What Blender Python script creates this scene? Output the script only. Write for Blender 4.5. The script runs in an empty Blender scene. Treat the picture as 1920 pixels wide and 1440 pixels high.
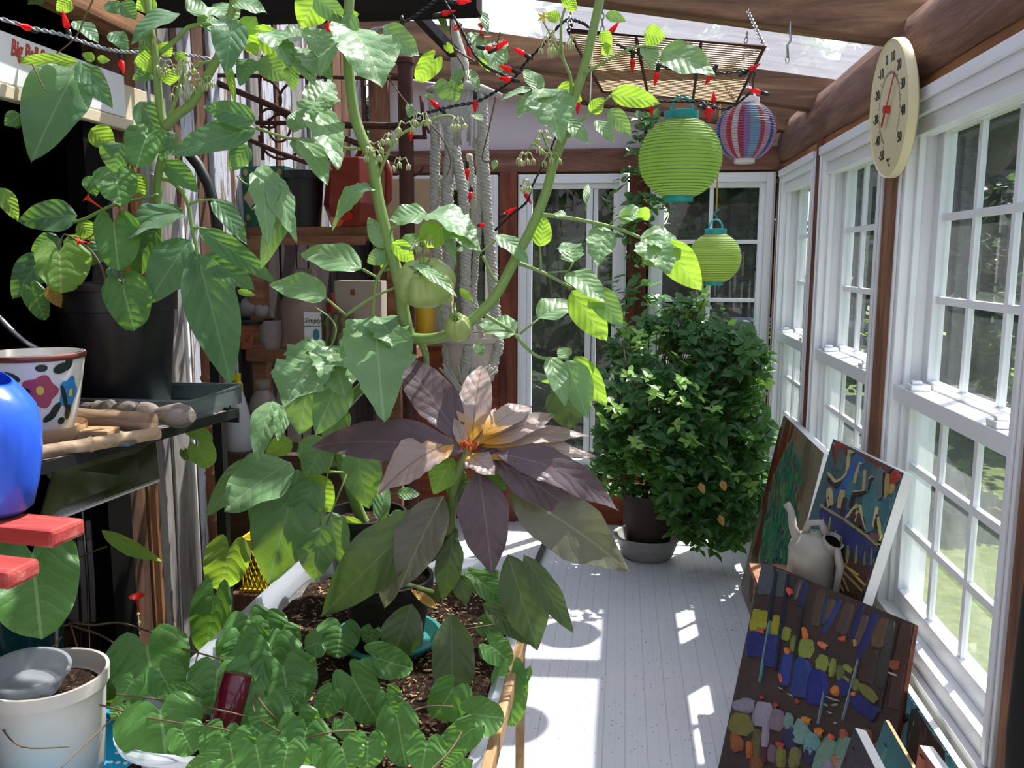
import bpy, bmesh, math, random
from mathutils import Vector, Matrix, noise as mnoise
random.seed(7)
PI = math.pi
sc = bpy.context.scene
COL = sc.collection
V = Vector

# ------------------------------------------------------------------ camera
F_PX, YAW, PITCH, ROLL = 1602.5, 0.12717, 0.14357, 0.0029
CAM = V((0, 0, 1.6))
FWD = V((-math.sin(YAW)*math.cos(PITCH), math.cos(YAW)*math.cos(PITCH), -math.sin(PITCH)))
_r = V((math.cos(YAW), math.sin(YAW), 0)); _u = _r.cross(FWD)
RIGHT = _r*math.cos(ROLL)+_u*math.sin(ROLL)
UP = -_r*math.sin(ROLL)+_u*math.cos(ROLL)
cd = bpy.data.cameras.new('camera'); cam = bpy.data.objects.new('camera', cd); COL.objects.link(cam)
cd.sensor_width = 36; cd.lens = F_PX/1920*36; cd.clip_start = .05; cd.clip_end = 300
m3 = Matrix((RIGHT, UP, -FWD)).transposed()
cam.matrix_world = Matrix.Translation(CAM) @ m3.to_4x4()
sc.camera = cam

def ray(px, py):
    return FWD + RIGHT*((px-960)/F_PX) + UP*((720-py)/F_PX)
def at(px, py, Y):
    d = ray(px, py); return CAM + d*(Y/d.y)
def onX(px, py, X):
    d = ray(px, py); return CAM + d*(X/d.x)
def onZ(px, py, z):
    d = ray(px, py); return CAM + d*((z-CAM.z)/d.z)

# ------------------------------------------------------------------ mesh builder
class MB:
    def __init__(s): s.v=[]; s.f=[]; s.m=[]; s.uv=[]
    def add(s, verts, faces, m=0, uvs=None):
        o=len(s.v); s.v+= [V(p) for p in verts]
        for i,f in enumerate(faces):
            s.f.append([o+k for k in f]); s.m.append(m)
            s.uv.append([uvs[k] for k in f] if uvs else [(0,0)]*len(f))
    def box(s, a, b, m=0):
        x0,y0,z0=[min(a[i],b[i]) for i in range(3)]; x1,y1,z1=[max(a[i],b[i]) for i in range(3)]
        s.add([(x0,y0,z0),(x1,y0,z0),(x1,y1,z0),(x0,y1,z0),(x0,y0,z1),(x1,y0,z1),(x1,y1,z1),(x0,y1,z1)],
              [(0,3,2,1),(4,5,6,7),(0,1,5,4),(1,2,6,5),(2,3,7,6),(3,0,4,7)], m)
    def obox(s, c, ax, ay, az, m=0):
        c=V(c); ax,ay,az=V(ax),V(ay),V(az); vs=[]
        for k in ((-1,-1,-1),(1,-1,-1),(1,1,-1),(-1,1,-1),(-1,-1,1),(1,-1,1),(1,1,1),(-1,1,1)):
            vs.append(c+ax*k[0]+ay*k[1]+az*k[2])
        s.add(vs,[(0,3,2,1),(4,5,6,7),(0,1,5,4),(1,2,6,5),(2,3,7,6),(3,0,4,7)],m)
    def bar(s, p, q, w, h, up=(0,0,1), m=0):
        p,q=V(p),V(q); d=(q-p); L=d.length; d=d/L; u=V(up); r=d.cross(u)
        if r.length<1e-4: r=d.cross(V((1,0,0)))
        r.normalize(); u=r.cross(d)
        s.obox((p+q)/2, d*L/2, r*w/2, u*h/2, m)
    def tube(s, pts, rad, n=8, m=0, caps=True, closed=False):
        pts=[V(p) for p in pts]; k=len(pts)
        if not hasattr(rad,'__len__'): rad=[rad]*k
        rings=[]; ref=None
        for i,p in enumerate(pts):
            if closed: t=pts[(i+1)%k]-pts[i-1]
            else: t=pts[min(i+1,k-1)]-pts[max(i-1,0)]
            if t.length<1e-9: t=V((0,0,1))
            t.normalize()
            if ref is None:
                ref=t.cross(V((0,0,1)) if abs(t.z)<.9 else V((1,0,0))).normalized()
            else:
                ref=(ref-t*ref.dot(t))
                if ref.length<1e-6: ref=t.cross(V((1,0,0)))
                ref.normalize()
            b=t.cross(ref)
            rings.append([p+(ref*math.cos(2*PI*j/n)+b*math.sin(2*PI*j/n))*rad[i] for j in range(n)])
        vs=[q for r in rings for q in r]; fs=[]
        for i in range(k if closed else k-1):
            a=i*n; b2=((i+1)%k)*n
            for j in range(n): fs.append((a+j,a+(j+1)%n,b2+(j+1)%n,b2+j))
        if caps and not closed:
            fs.append(tuple(range(n-1,-1,-1))); fs.append(tuple((k-1)*n+j for j in range(n)))
        s.add(vs,fs,m,[(j/n,i/max(1,k-1)) for i in range(k) for j in range(n)])
    def lathe(s, prof, c=(0,0,0), n=32, m=0, axis=(0,0,1), fx=1, fy=1, capb=False, capt=False):
        c=V(c); a=V(axis).normalized()
        e1=a.cross(V((0,1,0)) if abs(a.y)<.9 else V((1,0,0))).normalized(); 
        if abs(a.z)>.99: e1=V((1,0,0))
        e2=a.cross(e1)
        vs=[c+a*z+(e1*math.cos(2*PI*j/n)*fx+e2*math.sin(2*PI*j/n)*fy)*r for r,z in prof for j in range(n)]
        fs=[]
        for i in range(len(prof)-1):
            for j in range(n): fs.append((i*n+j,i*n+(j+1)%n,(i+1)*n+(j+1)%n,(i+1)*n+j))
        if capb: fs.append(tuple(range(n-1,-1,-1)))
        if capt: fs.append(tuple((len(prof)-1)*n+j for j in range(n)))
        s.add(vs,fs,m,[(j/n,i/max(1,len(prof)-1)) for i in range(len(prof)) for j in range(n)])
    def sphere(s, c, r, n=16, k=10, m=0, sc3=(1,1,1)):
        c=V(c); vs=[]; fs=[]
        for i in range(k+1):
            th=PI*i/k
            for j in range(n):
                ph=2*PI*j/n
                vs.append(c+V((r*sc3[0]*math.sin(th)*math.cos(ph),r*sc3[1]*math.sin(th)*math.sin(ph),r*sc3[2]*math.cos(th))))
        for i in range(k):
            for j in range(n): fs.append((i*n+j,(i+1)*n+j,(i+1)*n+(j+1)%n,i*n+(j+1)%n))
        s.add(vs,fs,m)
    def poly(s, pts, th, nrm, m=0):
        nrm=V(nrm).normalized(); a=[V(p) for p in pts]; n=len(a)
        vs=[p+nrm*th for p in a]+[p for p in a]
        s.add(vs,[tuple(range(n)),tuple(range(2*n-1,n-1,-1))]+[(i,n+i,n+(i+1)%n,(i+1)%n) for i in range(n)],m)
    def text(s, body, size, origin, ex, ey, nrm, m=0, depth=.0006, shear=0, align='CENTER', offset=0, sx=1):
        cu=bpy.data.curves.new('lettering','FONT'); cu.body=body; cu.size=size; cu.extrude=depth; cu.shear=shear
        cu.align_x=align; cu.align_y='CENTER'; cu.offset=offset; cu.resolution_u=3
        o=bpy.data.objects.new('lettering',cu); COL.objects.link(o)
        bpy.context.view_layer.update()
        me=o.evaluated_get(bpy.context.evaluated_depsgraph_get()).to_mesh()
        ex,ey,nrm,origin=V(ex).normalized(),V(ey).normalized(),V(nrm).normalized(),V(origin)
        s.add([origin+ex*(v.co.x*sx)+ey*v.co.y+nrm*(v.co.z+depth) for v in me.vertices],[tuple(p.vertices) for p in me.polygons],m)
        COL.objects.unlink(o); bpy.data.objects.remove(o); bpy.data.curves.remove(cu)

ROOTLOC={}
def rootloc(p):
    while p.parent: p=p.parent
    return p.location
def obj(name, mb, mats, parent=None, smooth=False, bevel=0, loc=None, subsurf=0):
    me=bpy.data.meshes.new(name)
    base=V((0,0,0))
    if parent is not None: base=rootloc(parent)
    elif loc is not None: base=V(loc)
    me.from_pydata([tuple(v-base) for v in mb.v],[],mb.f)
    if not isinstance(mats,(list,tuple)): mats=[mats]
    for m in mats: me.materials.append(m)
    me.polygons.foreach_set('material_index',mb.m)
    ul=me.uv_layers.new(name='UVMap')
    flat=[c for f in mb.uv for uv in f for c in uv]
    ul.data.foreach_set('uv',flat)
    if smooth: me.polygons.foreach_set('use_smooth',[True]*len(me.polygons))
    me.update()
    o=bpy.data.objects.new(name,me); COL.objects.link(o)
    if parent is not None: o.parent=parent
    elif loc is not None: o.location=base
    if bevel:
        b=o.modifiers.new('bevel','BEVEL'); b.width=bevel; b.segments=2; b.limit_method='ANGLE'; b.angle_limit=.6
    if smooth=='auto':
        for p in me.polygons: p.use_smooth=True
        me.set_sharp_from_angle(angle=.6)
    return o
def tag(o,label=None,cat=None,group=None,kind=None):
    if label: o['label']=label
    if cat: o['category']=cat
    if group: o['group']=group
    if kind: o['kind']=kind
    return o
def thing(name,label,cat,loc,group=None):
    o=bpy.data.objects.new(name,None); o.empty_display_size=.05; COL.objects.link(o); o.location=V(loc)
    return tag(o,label,cat,group)
def part(name,mb,mats,parent,label=None,**k):
    o=obj(name,mb,mats,parent,**k)
    if label: o['label']=label
    return o
def single(name,mb,mats,label,cat,loc,group=None,**k):
    return tag(obj(name,mb,mats,None,loc=loc,**k),label,cat,group)
def struct(name,mb,mats,**k):
    return tag(obj(name,mb,mats,None,**k),kind='structure')
def sroot(name,loc):
    o=bpy.data.objects.new(name,None); o.empty_display_size=.05; COL.objects.link(o); o.location=V(loc); o['kind']='structure'; return o
def copy_tree(o,parent=None):
    c=o.copy(); COL.objects.link(c)
    if parent: c.parent=parent
    for ch in list(o.children): copy_tree(ch,c)
    return c

# ------------------------------------------------------------------ materials
def lin(c):
    if isinstance(c,str):
        c=c.lstrip('#'); c=[int(c[i:i+2],16)/255 for i in (0,2,4)]
        return tuple((x/12.92 if x<=.04045 else ((x+.055)/1.055)**2.4) for x in c)+(1,)
    return tuple(c)+(1,) if len(c)==3 else tuple(c)
class NT:
    def __init__(s,name):
        s.m=bpy.data.materials.new(name); s.m.use_nodes=True; s.t=s.m.node_tree; s.t.nodes.clear()
        s.out=s.n('ShaderNodeOutputMaterial')
    def n(s,t,**k):
        x=s.t.nodes.new(t)
        for a,b in k.items(): setattr(x,a,b)
        return x
    def l(s,a,b): s.t.links.new(a,b)
    def val(s,sock,v):
        if hasattr(v,'is_output') or isinstance(v,bpy.types.NodeSocket): s.l(v,sock)
        else: sock.default_value=v
    def math(s,op,a,b=0,c=None,clamp=False):
        x=s.n('ShaderNodeMath',operation=op); x.use_clamp=clamp; s.val(x.inputs[0],a); s.val(x.inputs[1],b)
        if c is not None: s.val(x.inputs[2],c)
        return x.outputs[0]
    def mix(s,f,a,b,mode='MIX'):
        x=s.n('ShaderNodeMix',data_type='RGBA',blend_type=mode); s.val(x.inputs[0],f)
        s.val(x.inputs[6],a if not isinstance(a,(str,tuple)) else lin(a)); s.val(x.inputs[7],b if not isinstance(b,(str,tuple)) else lin(b)); return x.outputs[2]
    def ramp(s,f,stops):
        x=s.n('ShaderNodeValToRGB'); s.l(f,x.inputs[0]); e=x.color_ramp.elements
        while len(e)<len(stops): e.new(.5)
        for i,(p,c) in enumerate(stops): e[i].position=p; e[i].color=lin(c) if not isinstance(c,(int,float)) else (c,c,c,1)
        return x.outputs[0]
    def coord(s,k='Object'): return s.n('ShaderNodeTexCoord').outputs[k]
    def mapping(s,v,scale=(1,1,1),rot=(0,0,0),loc=(0,0,0)):
        x=s.n('ShaderNodeMapping'); s.l(v,x.inputs[0]); x.inputs['Scale'].default_value=scale; x.inputs['Rotation'].default_value=rot; x.inputs['Location'].default_value=loc; return x.outputs[0]
    def noise(s,v,scale,det=4,rough=.5,dist=0):
        x=s.n('ShaderNodeTexNoise'); s.l(v,x.inputs['Vector']); x.inputs['Scale'].default_value=scale; x.inputs['Detail'].default_value=det; x.inputs['Roughness'].default_value=rough; x.inputs['Distortion'].default_value=dist; return x.outputs['Fac']
    def voro(s,v,scale,feat='F1',out='Distance'):
        x=s.n('ShaderNodeTexVoronoi',feature=feat); s.l(v,x.inputs['Vector']); x.inputs['Scale'].default_value=scale; return x.outputs[out]
    def bump(s,h,st=.3,d=.01,nrm=None):
        x=s.n('ShaderNodeBump'); s.l(h,x.inputs['Height']); x.inputs['Strength'].default_value=st; x.inputs['Distance'].default_value=d
        if nrm: s.l(nrm,x.inputs['Normal'])
        return x.outputs[0]
    def pr(s,col,rough=.5,metal=0,spec=.5,nrm=None,**k):
        x=s.n('ShaderNodeBsdfPrincipled'); s.val(x.inputs['Base Color'],col if not isinstance(col,(str,tuple)) else lin(col)); s.val(x.inputs['Roughness'],rough)
        x.inputs['Metallic'].default_value=metal; x.inputs['Specular IOR Level'].default_value=spec
        if nrm: s.l(nrm,x.inputs['Normal'])
        for a,b in k.items(): s.val(x.inputs[a.replace('_',' ')],b)
        return x.outputs[0]
    def mixs(s,f,a,b):
        x=s.n('ShaderNodeMixShader'); s.val(x.inputs[0],f); s.l(a,x.inputs[1]); s.l(b,x.inputs[2]); return x.outputs[0]
    def done(s,sh): s.l(sh,s.out.inputs[0]); return s.m
def mat_plain(name,c,rough=.5,metal=0,spec=.5,var=.12,scale=9,bump=.1):
    t=NT(name); v=t.coord(); n=t.noise(v,scale,5,.6)
    c=lin(c); a=tuple(max(0,x*(1-var)) for x in c[:3])+(1,); b=tuple(min(1,x*(1+var)) for x in c[:3])+(1,)
    x=t.n('ShaderNodeMix',data_type='RGBA'); t.l(n,x.inputs[0]); x.inputs[6].default_value=a; x.inputs[7].default_value=b
    return t.done(t.pr(x.outputs[2],rough,metal,spec,t.bump(n,bump,.004)))
def mat_wood(name,c1,c2,c3,axis='Z',scale=7,rough=.75,bump=.5,knots=True):
    t=NT(name); v=t.coord()
    st={'X':(.12,1,1),'Y':(1,.12,1),'Z':(1,1,.12)}[axis]
    mv=t.mapping(v,tuple(q*scale for q in st))
    n1=t.noise(mv,2.2,8,.65,.9); n2=t.noise(t.mapping(v,tuple(q*scale*4 for q in st)),3,5,.7)
    n3=t.noise(v,1.7,3)
    c=t.ramp(n1,[(.3,c1),(.5,c2),(.72,c3)])
    c=t.mix(t.math('MULTIPLY',n2,.5),c,t.mix(.6,c,c1))
    c=t.mix(t.math('MULTIPLY',t.math('SUBTRACT',n3,.35,clamp=True),1.2,clamp=True),c,t.mix(.5,c,c1))
    h=t.math('ADD',n1,t.math('MULTIPLY',n2,.5))
    return t.done(t.pr(c,rough,0,.3,t.bump(h,bump,.006)))
# ------------------------------------------------------------------ shared materials
M={}
M['beam']=mat_wood('dark_beam_wood','#47352a','#7d5c45','#b08a62','X',6)
M['beam_y']=mat_wood('rough_beam_wood','#48362d','#7c5a48','#a98469','Y',5,.85,1.0)
M['post']=mat_wood('post_wood','#54382a','#8f6448','#b58a66','Z',6)
M['redpost']=mat_wood('reddish_post_wood','#42231a','#7a4230','#9c5c42','Z',6)
M['redpanel']=mat_wood('reddish_panel_wood','#4c2416','#85432c','#a55e3e','X',5)
M['hdr']=mat_wood('header_wood','#4a3128','#80594a','#a8826c','X',5)
M['grey']=mat_wood('weathered_grey_wood','#55514f','#8a8580','#b5b0a8','Z',7,.85)
M['brown']=mat_wood('brown_board_wood','#33241c','#6b4a37','#90694e','Z',7,.85)
M['bark']=mat_wood('bark_edge_wood','#3a2416','#8a5a38','#b58455','Z',9,.9,1)
M['lightwood']=mat_wood('light_wood','#8a6a48','#b8946a','#d8bc92','Y',7,.7)
M['shelf']=mat_wood('shelf_wood','#5a3826','#8d6146','#b08766','X',6)
M['rail_out']=mat_wood('grey_rail_wood','#4a4a4c','#77777a','#a0a0a2','X',4,.9)
M['white']=mat_plain('white_vinyl','#e6e8ea',.35,0,.5,.03,4,.03)
M['white_paint']=mat_plain('white_paint','#e2e2e0',.5,0,.4,.06,8,.1)
M['black']=mat_plain('black_metal','#141414',.5,0,.5,.2,20,.15)
M['dark']=mat_plain('interior_shade','#0b0a09',.9,0,.1,.3,4,.1)  # near-black colour stands in for shade inside the shed and can neck
M['beige']=mat_plain('beige_board','#cdbfa2',.7,0,.3,.1,5,.2)
M['rust']=mat_plain('rusty_iron','#4a2a22',.75,.2,.4,.45,25,.6)
M['steel']=mat_plain('dull_steel','#9a9a98',.35,.9,.5,.1,12,.05)
def peeling():
    t=NT('peeling_paint_board'); v=t.coord()
    mv=t.mapping(v,(9,9,1.1)); n=t.noise(mv,2.6,10,.72,.2); n2=t.noise(t.mapping(v,(30,30,3)),2,6,.7)
    mask=t.ramp(t.math('ADD',n,t.math('MULTIPLY',t.math('SUBTRACT',n2,.5),.25)),[(.42,0.),(.455,1.)])
    wood=t.ramp(n2,[(.3,'#5c4030'),(.5,'#8d6a52'),(.7,'#b9a38e')])
    paint=t.ramp(n2,[(.3,'#a4a8b4'),(.6,'#c4c8d0')])
    c=t.mix(mask,wood,paint)
    return t.done(t.pr(c,.8,0,.3,t.bump(t.math('ADD',mask,n2),.6,.005)))
M['peel']=peeling()
def floor_mat():
    t=NT('painted_plank_floor'); v=t.coord(); s=t.n('ShaderNodeSeparateXYZ'); t.l(v,s.inputs[0])
    w=.074; fr=t.math('FRACT',t.math('DIVIDE',t.math('ADD',s.outputs[0],20.013),w))
    ed=t.math('ABSOLUTE',t.math('SUBTRACT',fr,.5))
    gr=t.math('GREATER_THAN',ed,.478); bead=t.math('COMPARE',fr,.56,.018)
    n=t.noise(v,3,5,.6); n2=t.noise(t.mapping(v,(40,4,1)),2,5,.7); sp=t.voro(v,38); spm=t.math('LESS_THAN',sp,.12)
    big=t.math('LESS_THAN',t.voro(v,6.5),.035); dirt=t.math('MULTIPLY',spm,t.math('GREATER_THAN',t.noise(v,2.3,2),.48))
    c=t.mix(n,'#c9ccd2','#dadbdd'); c=t.mix(t.math('MULTIPLY',t.math('GREATER_THAN',n2,.62),.12),c,'#8e8c88')
    c=t.mix(t.math('MULTIPLY',dirt,.8),c,'#6e665c'); c=t.mix(big,c,'#3a3530'); c=t.mix(t.math('MULTIPLY',gr,.38),c,'#77736d'); c=t.mix(t.math('MULTIPLY',bead,.14),c,'#8a8680')
    h=t.math('SUBTRACT',t.math('MULTIPLY',n,.3),t.math('ADD',gr,t.math('MULTIPLY',bead,.5)))
    return t.done(t.pr(c,.42,0,.4,t.bump(h,.35,.003)))
def glass_mat(name,haze=.06,tint=(.93,.96,.95)):
    t=NT(name); lw=t.n('ShaderNodeLayerWeight'); lw.inputs[0].default_value=.5; fr=t.math('ADD',.045,t.math('MULTIPLY',t.math('POWER',lw.outputs['Facing'],5),.95),clamp=True)
    tr=t.n('ShaderNodeBsdfTransparent'); tr.inputs[0].default_value=tint+(1,)
    gl=t.n('ShaderNodeBsdfGlossy'); gl.inputs['Roughness'].default_value=.0
    df=t.n('ShaderNodeBsdfTranslucent'); df.inputs[0].default_value=(.8,.84,.84,1)
    v=t.coord(); n=t.noise(t.mapping(v,(3,3,3)),2,6,.7)
    hz=t.math('MULTIPLY',n,haze*2)
    a=t.mixs(hz,tr.outputs[0],df.outputs[0])
    return t.done(t.mixs(fr,a,gl.outputs[0]))
M['glass']=glass_mat('window_glass',.05)
M['glass_far']=glass_mat('far_window_glass',.008,(.85,.9,.88))
M['glass_dusty']=glass_mat('dusty_window_glass',.15)
def roof_mat():
    t=NT('polycarbonate_roof'); v=t.coord()
    n=t.noise(t.mapping(v,(1.2,6,1)),2.5,7,.7); s=t.noise(t.mapping(v,(.6,14,1),(0,0,.5)),3,8,.75)
    scr=t.math('GREATER_THAN',s,.66)
    tr=t.n('ShaderNodeBsdfTransparent'); tr.inputs[0].default_value=(.86,.87,.9,1)
    df=t.n('ShaderNodeBsdfTranslucent'); t.l(t.mix(n,'#7c7a84','#a8a8ae'),df.inputs[0])
    d2=t.n('ShaderNodeBsdfDiffuse'); d2.inputs[0].default_value=(.5,.5,.53,1)
    f=t.math('ADD',.36,t.math('ADD',t.math('MULTIPLY',n,.22),t.math('MULTIPLY',scr,.12)),clamp=True)
    a=t.mixs(.25,df.outputs[0],d2.outputs[0])
    return t.done(t.mixs(f,tr.outputs[0],a))
M['roof']=roof_mat()
def grass_mat():
    t=NT('lawn_grass'); v=t.coord(); n=t.noise(v,.8,4); n2=t.noise(v,14,6,.75)
    c=t.ramp(n2,[(.3,'#2c3616'),(.5,'#566230'),(.7,'#80864f')]); c=t.mix(n,c,'#46552a')
    return t.done(t.pr(c,.9,0,.2,t.bump(n2,.6,.05)))
M['grass']=grass_mat()
M['plaster_lilac']=mat_plain('whitewashed_panel','#c9c1c6',.8,0,.2,.05,3,.1)

# ------------------------------------------------------------------ shell
WX=.87; LX=-1.52; FY=5.1
def zr(x): return 2.31+.16*(WX-x)
b=MB(); b.box((LX-.05,-1.7,-.06),(WX+.02,FY+.05,0)); struct('floor',b,floor_mat())
# roof sheets: one corrugation-free sheet between each pair of rafters
RAFT=[-.75,.53,1.81,3.09,4.37]
b=MB(); y0,y1=-1.7,FY+.12
xs=(-1.75,1.02); up=.155
b.add([(xs[0],y0,zr(xs[0])+up),(xs[1],y0,zr(xs[1])+up),(xs[1],y1,zr(xs[1])+up),(xs[0],y1,zr(xs[0])+up)],[(0,1,2,3)])
struct('ceiling',b,M['roof'])
for i,y in enumerate(RAFT+[FY-.06]):
    b=MB(); x0=-1.75 if y!=1.81 else -1.7; x1=1.0; w=.05; h=.15
    b.add([(x0,y-w,zr(x0)),(x1,y-w,zr(x1)),(x1,y+w,zr(x1)),(x0,y+w,zr(x0)),(x0,y-w,zr(x0)+h),(x1,y-w,zr(x1)+h),(x1,y+w,zr(x1)+h),(x0,y+w,zr(x0)+h)],
          [(0,3,2,1),(4,5,6,7),(0,1,5,4),(1,2,6,5),(2,3,7,6),(3,0,4,7)])
    struct('ceiling_rafter',b,M['beam'],bevel=.006)
# right eave beam, rough hewn
b=MB(); ny=60; prof=[(.86,2.14),(.85,2.2),(.862,2.3),(.885,2.37),(.97,2.385),(1.0,2.3),(1.0,2.15),(.94,2.125)]
vs=[];fs=[]
for i in range(ny+1):
    y=-1.7+(FY+1.8)*i/ny
    for k,(x,z) in enumerate(prof):
        q=mnoise.noise(V((y*2.3,k*.9,.3)))*.012+mnoise.noise(V((y*9,k*2.1,7)))*.004
        vs.append((x+q*.6,y,z+q))
for i in range(ny):
    for k in range(8): fs.append((i*8+k,i*8+(k+1)%8,(i+1)*8+(k+1)%8,(i+1)*8+k))
fs+= [tuple(range(8)),tuple(ny*8+k for k in range(7,-1,-1))]
b.add(vs,fs); struct('beam_right',b,M['beam_y'],smooth=True)
b=MB(); b.box((1.0,-1.7,2.17),(1.14,FY+.1,2.33)); struct('trim_1',b,M['white_paint'])          # eave fascia outside
b=MB(); b.box((.868,-1.7,2.095),(.9,FY,2.135)); struct('trim_2',b,mat_wood('orange_trim_wood','#5e371d','#9a6236','#b98450','Y',8))
# right-hand windows
def double_hung(name,ya,yb,z0=.45,z1=2.095):
    rt=sroot(name,((WX+.04),(ya+yb)/2,z0)); g=M['white']
    f=MB(); X0=WX-.015; X1=WX+.13; j=.055
    f.box((X0,ya,z0),(X1,ya+j,z1)); f.box((X0,yb-j,z0),(X1,yb,z1)); f.box((X0,ya+j,z1-.07),(X1,yb-j,z1)); f.box((X0,ya+j,z0),(X1,yb-j,z0+.05))
    f.box((X0-.012,ya,z1-.035),(X0,yb,z1)); f.box((X0-.008,ya+.012,z0),(X0,ya+.03,z1-.035)); f.box((X0-.008,yb-.03,z0),(X0,yb-.012,z1-.035))
    f.box((X0+.03,yb-j-.02,z0+.05),(X0+.05,yb-j,z1-.07)); f.box((X0+.03,ya+j,z0+.05),(X0+.05,ya+j+.02,z1-.07))
    f.box((X0+.02,ya+j,z1-.12),(X0+.07,yb-j,z1-.07))
    part('window_frame',f,g,rt,bevel=.003)
    a,c=ya+j,yb-j
    def sash(nm,xs,zb,zt,bot,top,glass):
        s=MB(); st=.055; t0,t1=xs-.018,xs+.018
        s.box((t0,a,zb),(t1,a+st,zt)); s.box((t0,c-st,zb),(t1,c,zt)); s.box((t0,a+st,zb),(t1,c-st,zb+bot)); s.box((t0,a+st,zt-top),(t1,c-st,zt))
        so=part(nm,s,g,rt,bevel=.003)
        mm=MB(); ya2,yb2,za,zc=a+st,c-st,zb+bot,zt-top; mw=.011
        for k in (1,2):
            y=ya2+(yb2-ya2)*k/3; mm.box((xs-.008,y-mw,za),(xs+.008,y+mw,zc))
            z=za+(zc-za)*k/3
            for q in range(3):
                mm.box((xs-.0078,ya2+(yb2-ya2)*q/3+(mw if q else 0),z-mw),(xs+.0078,ya2+(yb2-ya2)*(q+1)/3-(mw if q<2 else 0),z+mw))
        part('muntins',mm,g,so)
        p=MB(); p.add([(xs,ya2,za),(xs,yb2,za),(xs,yb2,zc),(xs,ya2,zc)],[(0,1,2,3)]); part('pane',p,glass,so)
    sash('upper_sash',X0+.105,1.19,z1-.07,.045,.045,M['glass'])
    sash('lower_sash',X0+.062,z0+.05,1.215,.06,.05,M['glass_dusty'])
    l=MB()
    l.box((X0+.008,a,1.165),(X0+.044,c,1.215))
    for y in (a+.12,c-.12): l.box((X0+.012,y-.03,1.215),(X0+.07,y+.03,1.232)); l.box((X0+.02,y-.012,1.232),(X0+.05,y+.012,1.243))
    part('meeting_rail',l,g,rt,bevel=.003)
double_hung('window_1',1.93,2.875); double_hung('window_2',3.06,4.0); double_hung('window_3',4.13,4.985); double_hung('window_7',.72,1.72)
double_hung('window_8',-.55,.5)
for i,(ya,yb) in enumerate([(2.885,3.05),(4.01,4.12),(4.995,5.1),(1.73,1.92),(.52,.7),(-1.7,-.57)]):
    b=MB(); b.box((WX-.012,ya,0),(WX+.1,yb,2.14)); struct('post_right',b,M['post' if i in(0,3,4) else 'redpost'],bevel=.008)
# wall under the right windows with white trim
b=MB(); 
for ya,yb in [(1.925,2.88),(3.055,4.005),(4.125,4.99),(.705,1.725),(-.565,.515)]:
    b.box((WX,ya,0),(WX+.1,yb,.448))
    b.box((WX-.02,ya,.39),(WX,yb,.448)); b.box((WX-.035,ya,.43),(WX-.02,yb,.448))
struct('wall_right',b,M['white_paint'])
# ------------------------------------------------------------------ far wall
b=MB(); b.box((LX,FY-.02,2.11),(WX+.1,FY+.1,2.24)); struct('beam_far',b,M['hdr'],bevel=.004)
b=MB(); b.add([(LX,FY+.02,2.24),(WX+.1,FY+.02,2.24),(WX+.1,FY+.02,zr(WX+.1)),(LX,FY+.02,zr(LX)),(LX,FY+.06,2.24),(WX+.1,FY+.06,2.24),(WX+.1,FY+.06,zr(WX+.1)),(LX,FY+.06,zr(LX))],
   [(0,1,2,3),(7,6,5,4),(0,4,5,1),(1,5,6,2),(2,6,7,3),(3,7,4,0)]); struct('wall_far',b,M['plaster_lilac'])
for xa,xb,m in [(-.725,-.62,'redpost'),(.03,.135,'redpost'),(-1.5,-1.39,'post')]:
    b=MB(); b.box((xa,FY-.03,0),(xb,FY+.08,2.11 if xb>-1.3 else zr(-1.45))); struct('post_far',b,M[m],bevel=.006)
b=MB(); b.box((-.62,FY-.01,0),(.03,FY+.08,.3)); b.box((.135,FY-.01,0),(WX,FY+.08,.3)); b.box((-1.39,FY-.01,0),(-.725,FY+.08,1.15)); struct('wall_low_far',b,M['redpanel'])
def frame_far(name,xa,xb,z0,z1,cols,rows,slider=False,fw=.05):
    rt=sroot(name,((xa+xb)/2,FY,z0)); g=M['white']; Y0,Y1=FY-.035,FY+.07
    f=MB(); f.box((xa,Y0,z0),(xa+fw,Y1,z1)); f.box((xb-fw,Y0,z0),(xb,Y1,z1)); f.box((xa+fw,Y0,z1-fw),(xb-fw,Y1,z1)); f.box((xa+fw,Y0,z0),(xb-fw,Y1,z0+fw))
    f.box((xa+.01,Y0-.008,z0),(xa+.025,Y0,z1)); f.box((xb-.025,Y0-.008,z0),(xb-.01,Y0,z1))
    part('window_frame',f,g,rt,bevel=.003)
    a,c,zb,zt=xa+fw,xb-fw,z0+fw,z1-fw
    s=MB(); st=.03; s.box((a,FY-.01,zb),(a+st,FY+.03,zt)); s.box((c-st,FY-.01,zb),(c,FY+.03,zt)); s.box((a+st,FY-.01,zb),(c-st,FY+.03,zb+st)); s.box((a+st,FY-.01,zt-st),(c-st,FY+.03,zt))
    if slider:
        xm=xb-.2; s.box((xm-.035,FY-.015,zb+st),(xm,FY+.028,zt-st)); s.box((xm+.004,FY+.0,zb+st),(xm+.03,FY+.035,zt-st))
    so=part('sash',s,g,rt,bevel=.002)
    if cols:
        m=MB(); w=.011
        for k in range(1,cols): x=a+(c-a)*k/cols; m.box((x-w,FY+.0,zb),(x+w,FY+.016,zt))
        for k in range(1,rows):
            z=zb+(zt-zb)*k/rows
            for q in range(cols): m.box((a+(c-a)*q/cols+(w if q else 0),FY+.0005,z-w),(a+(c-a)*(q+1)/cols-(w if q<cols-1 else 0),FY+.0155,z+w))
        part('muntins',m,g,so)
    p=MB(); p.add([(a,FY+.01,zb),(c,FY+.01,zb),(c,FY+.01,zt),(a,FY+.01,zt)],[(0,1,2,3)]); part('pane',p,M['glass_far'],so)
frame_far('window_4',-.615,.02,.32,2.095,0,0,True)
frame_far('window_5',.15,.845,.32,2.095,2,5)
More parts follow.
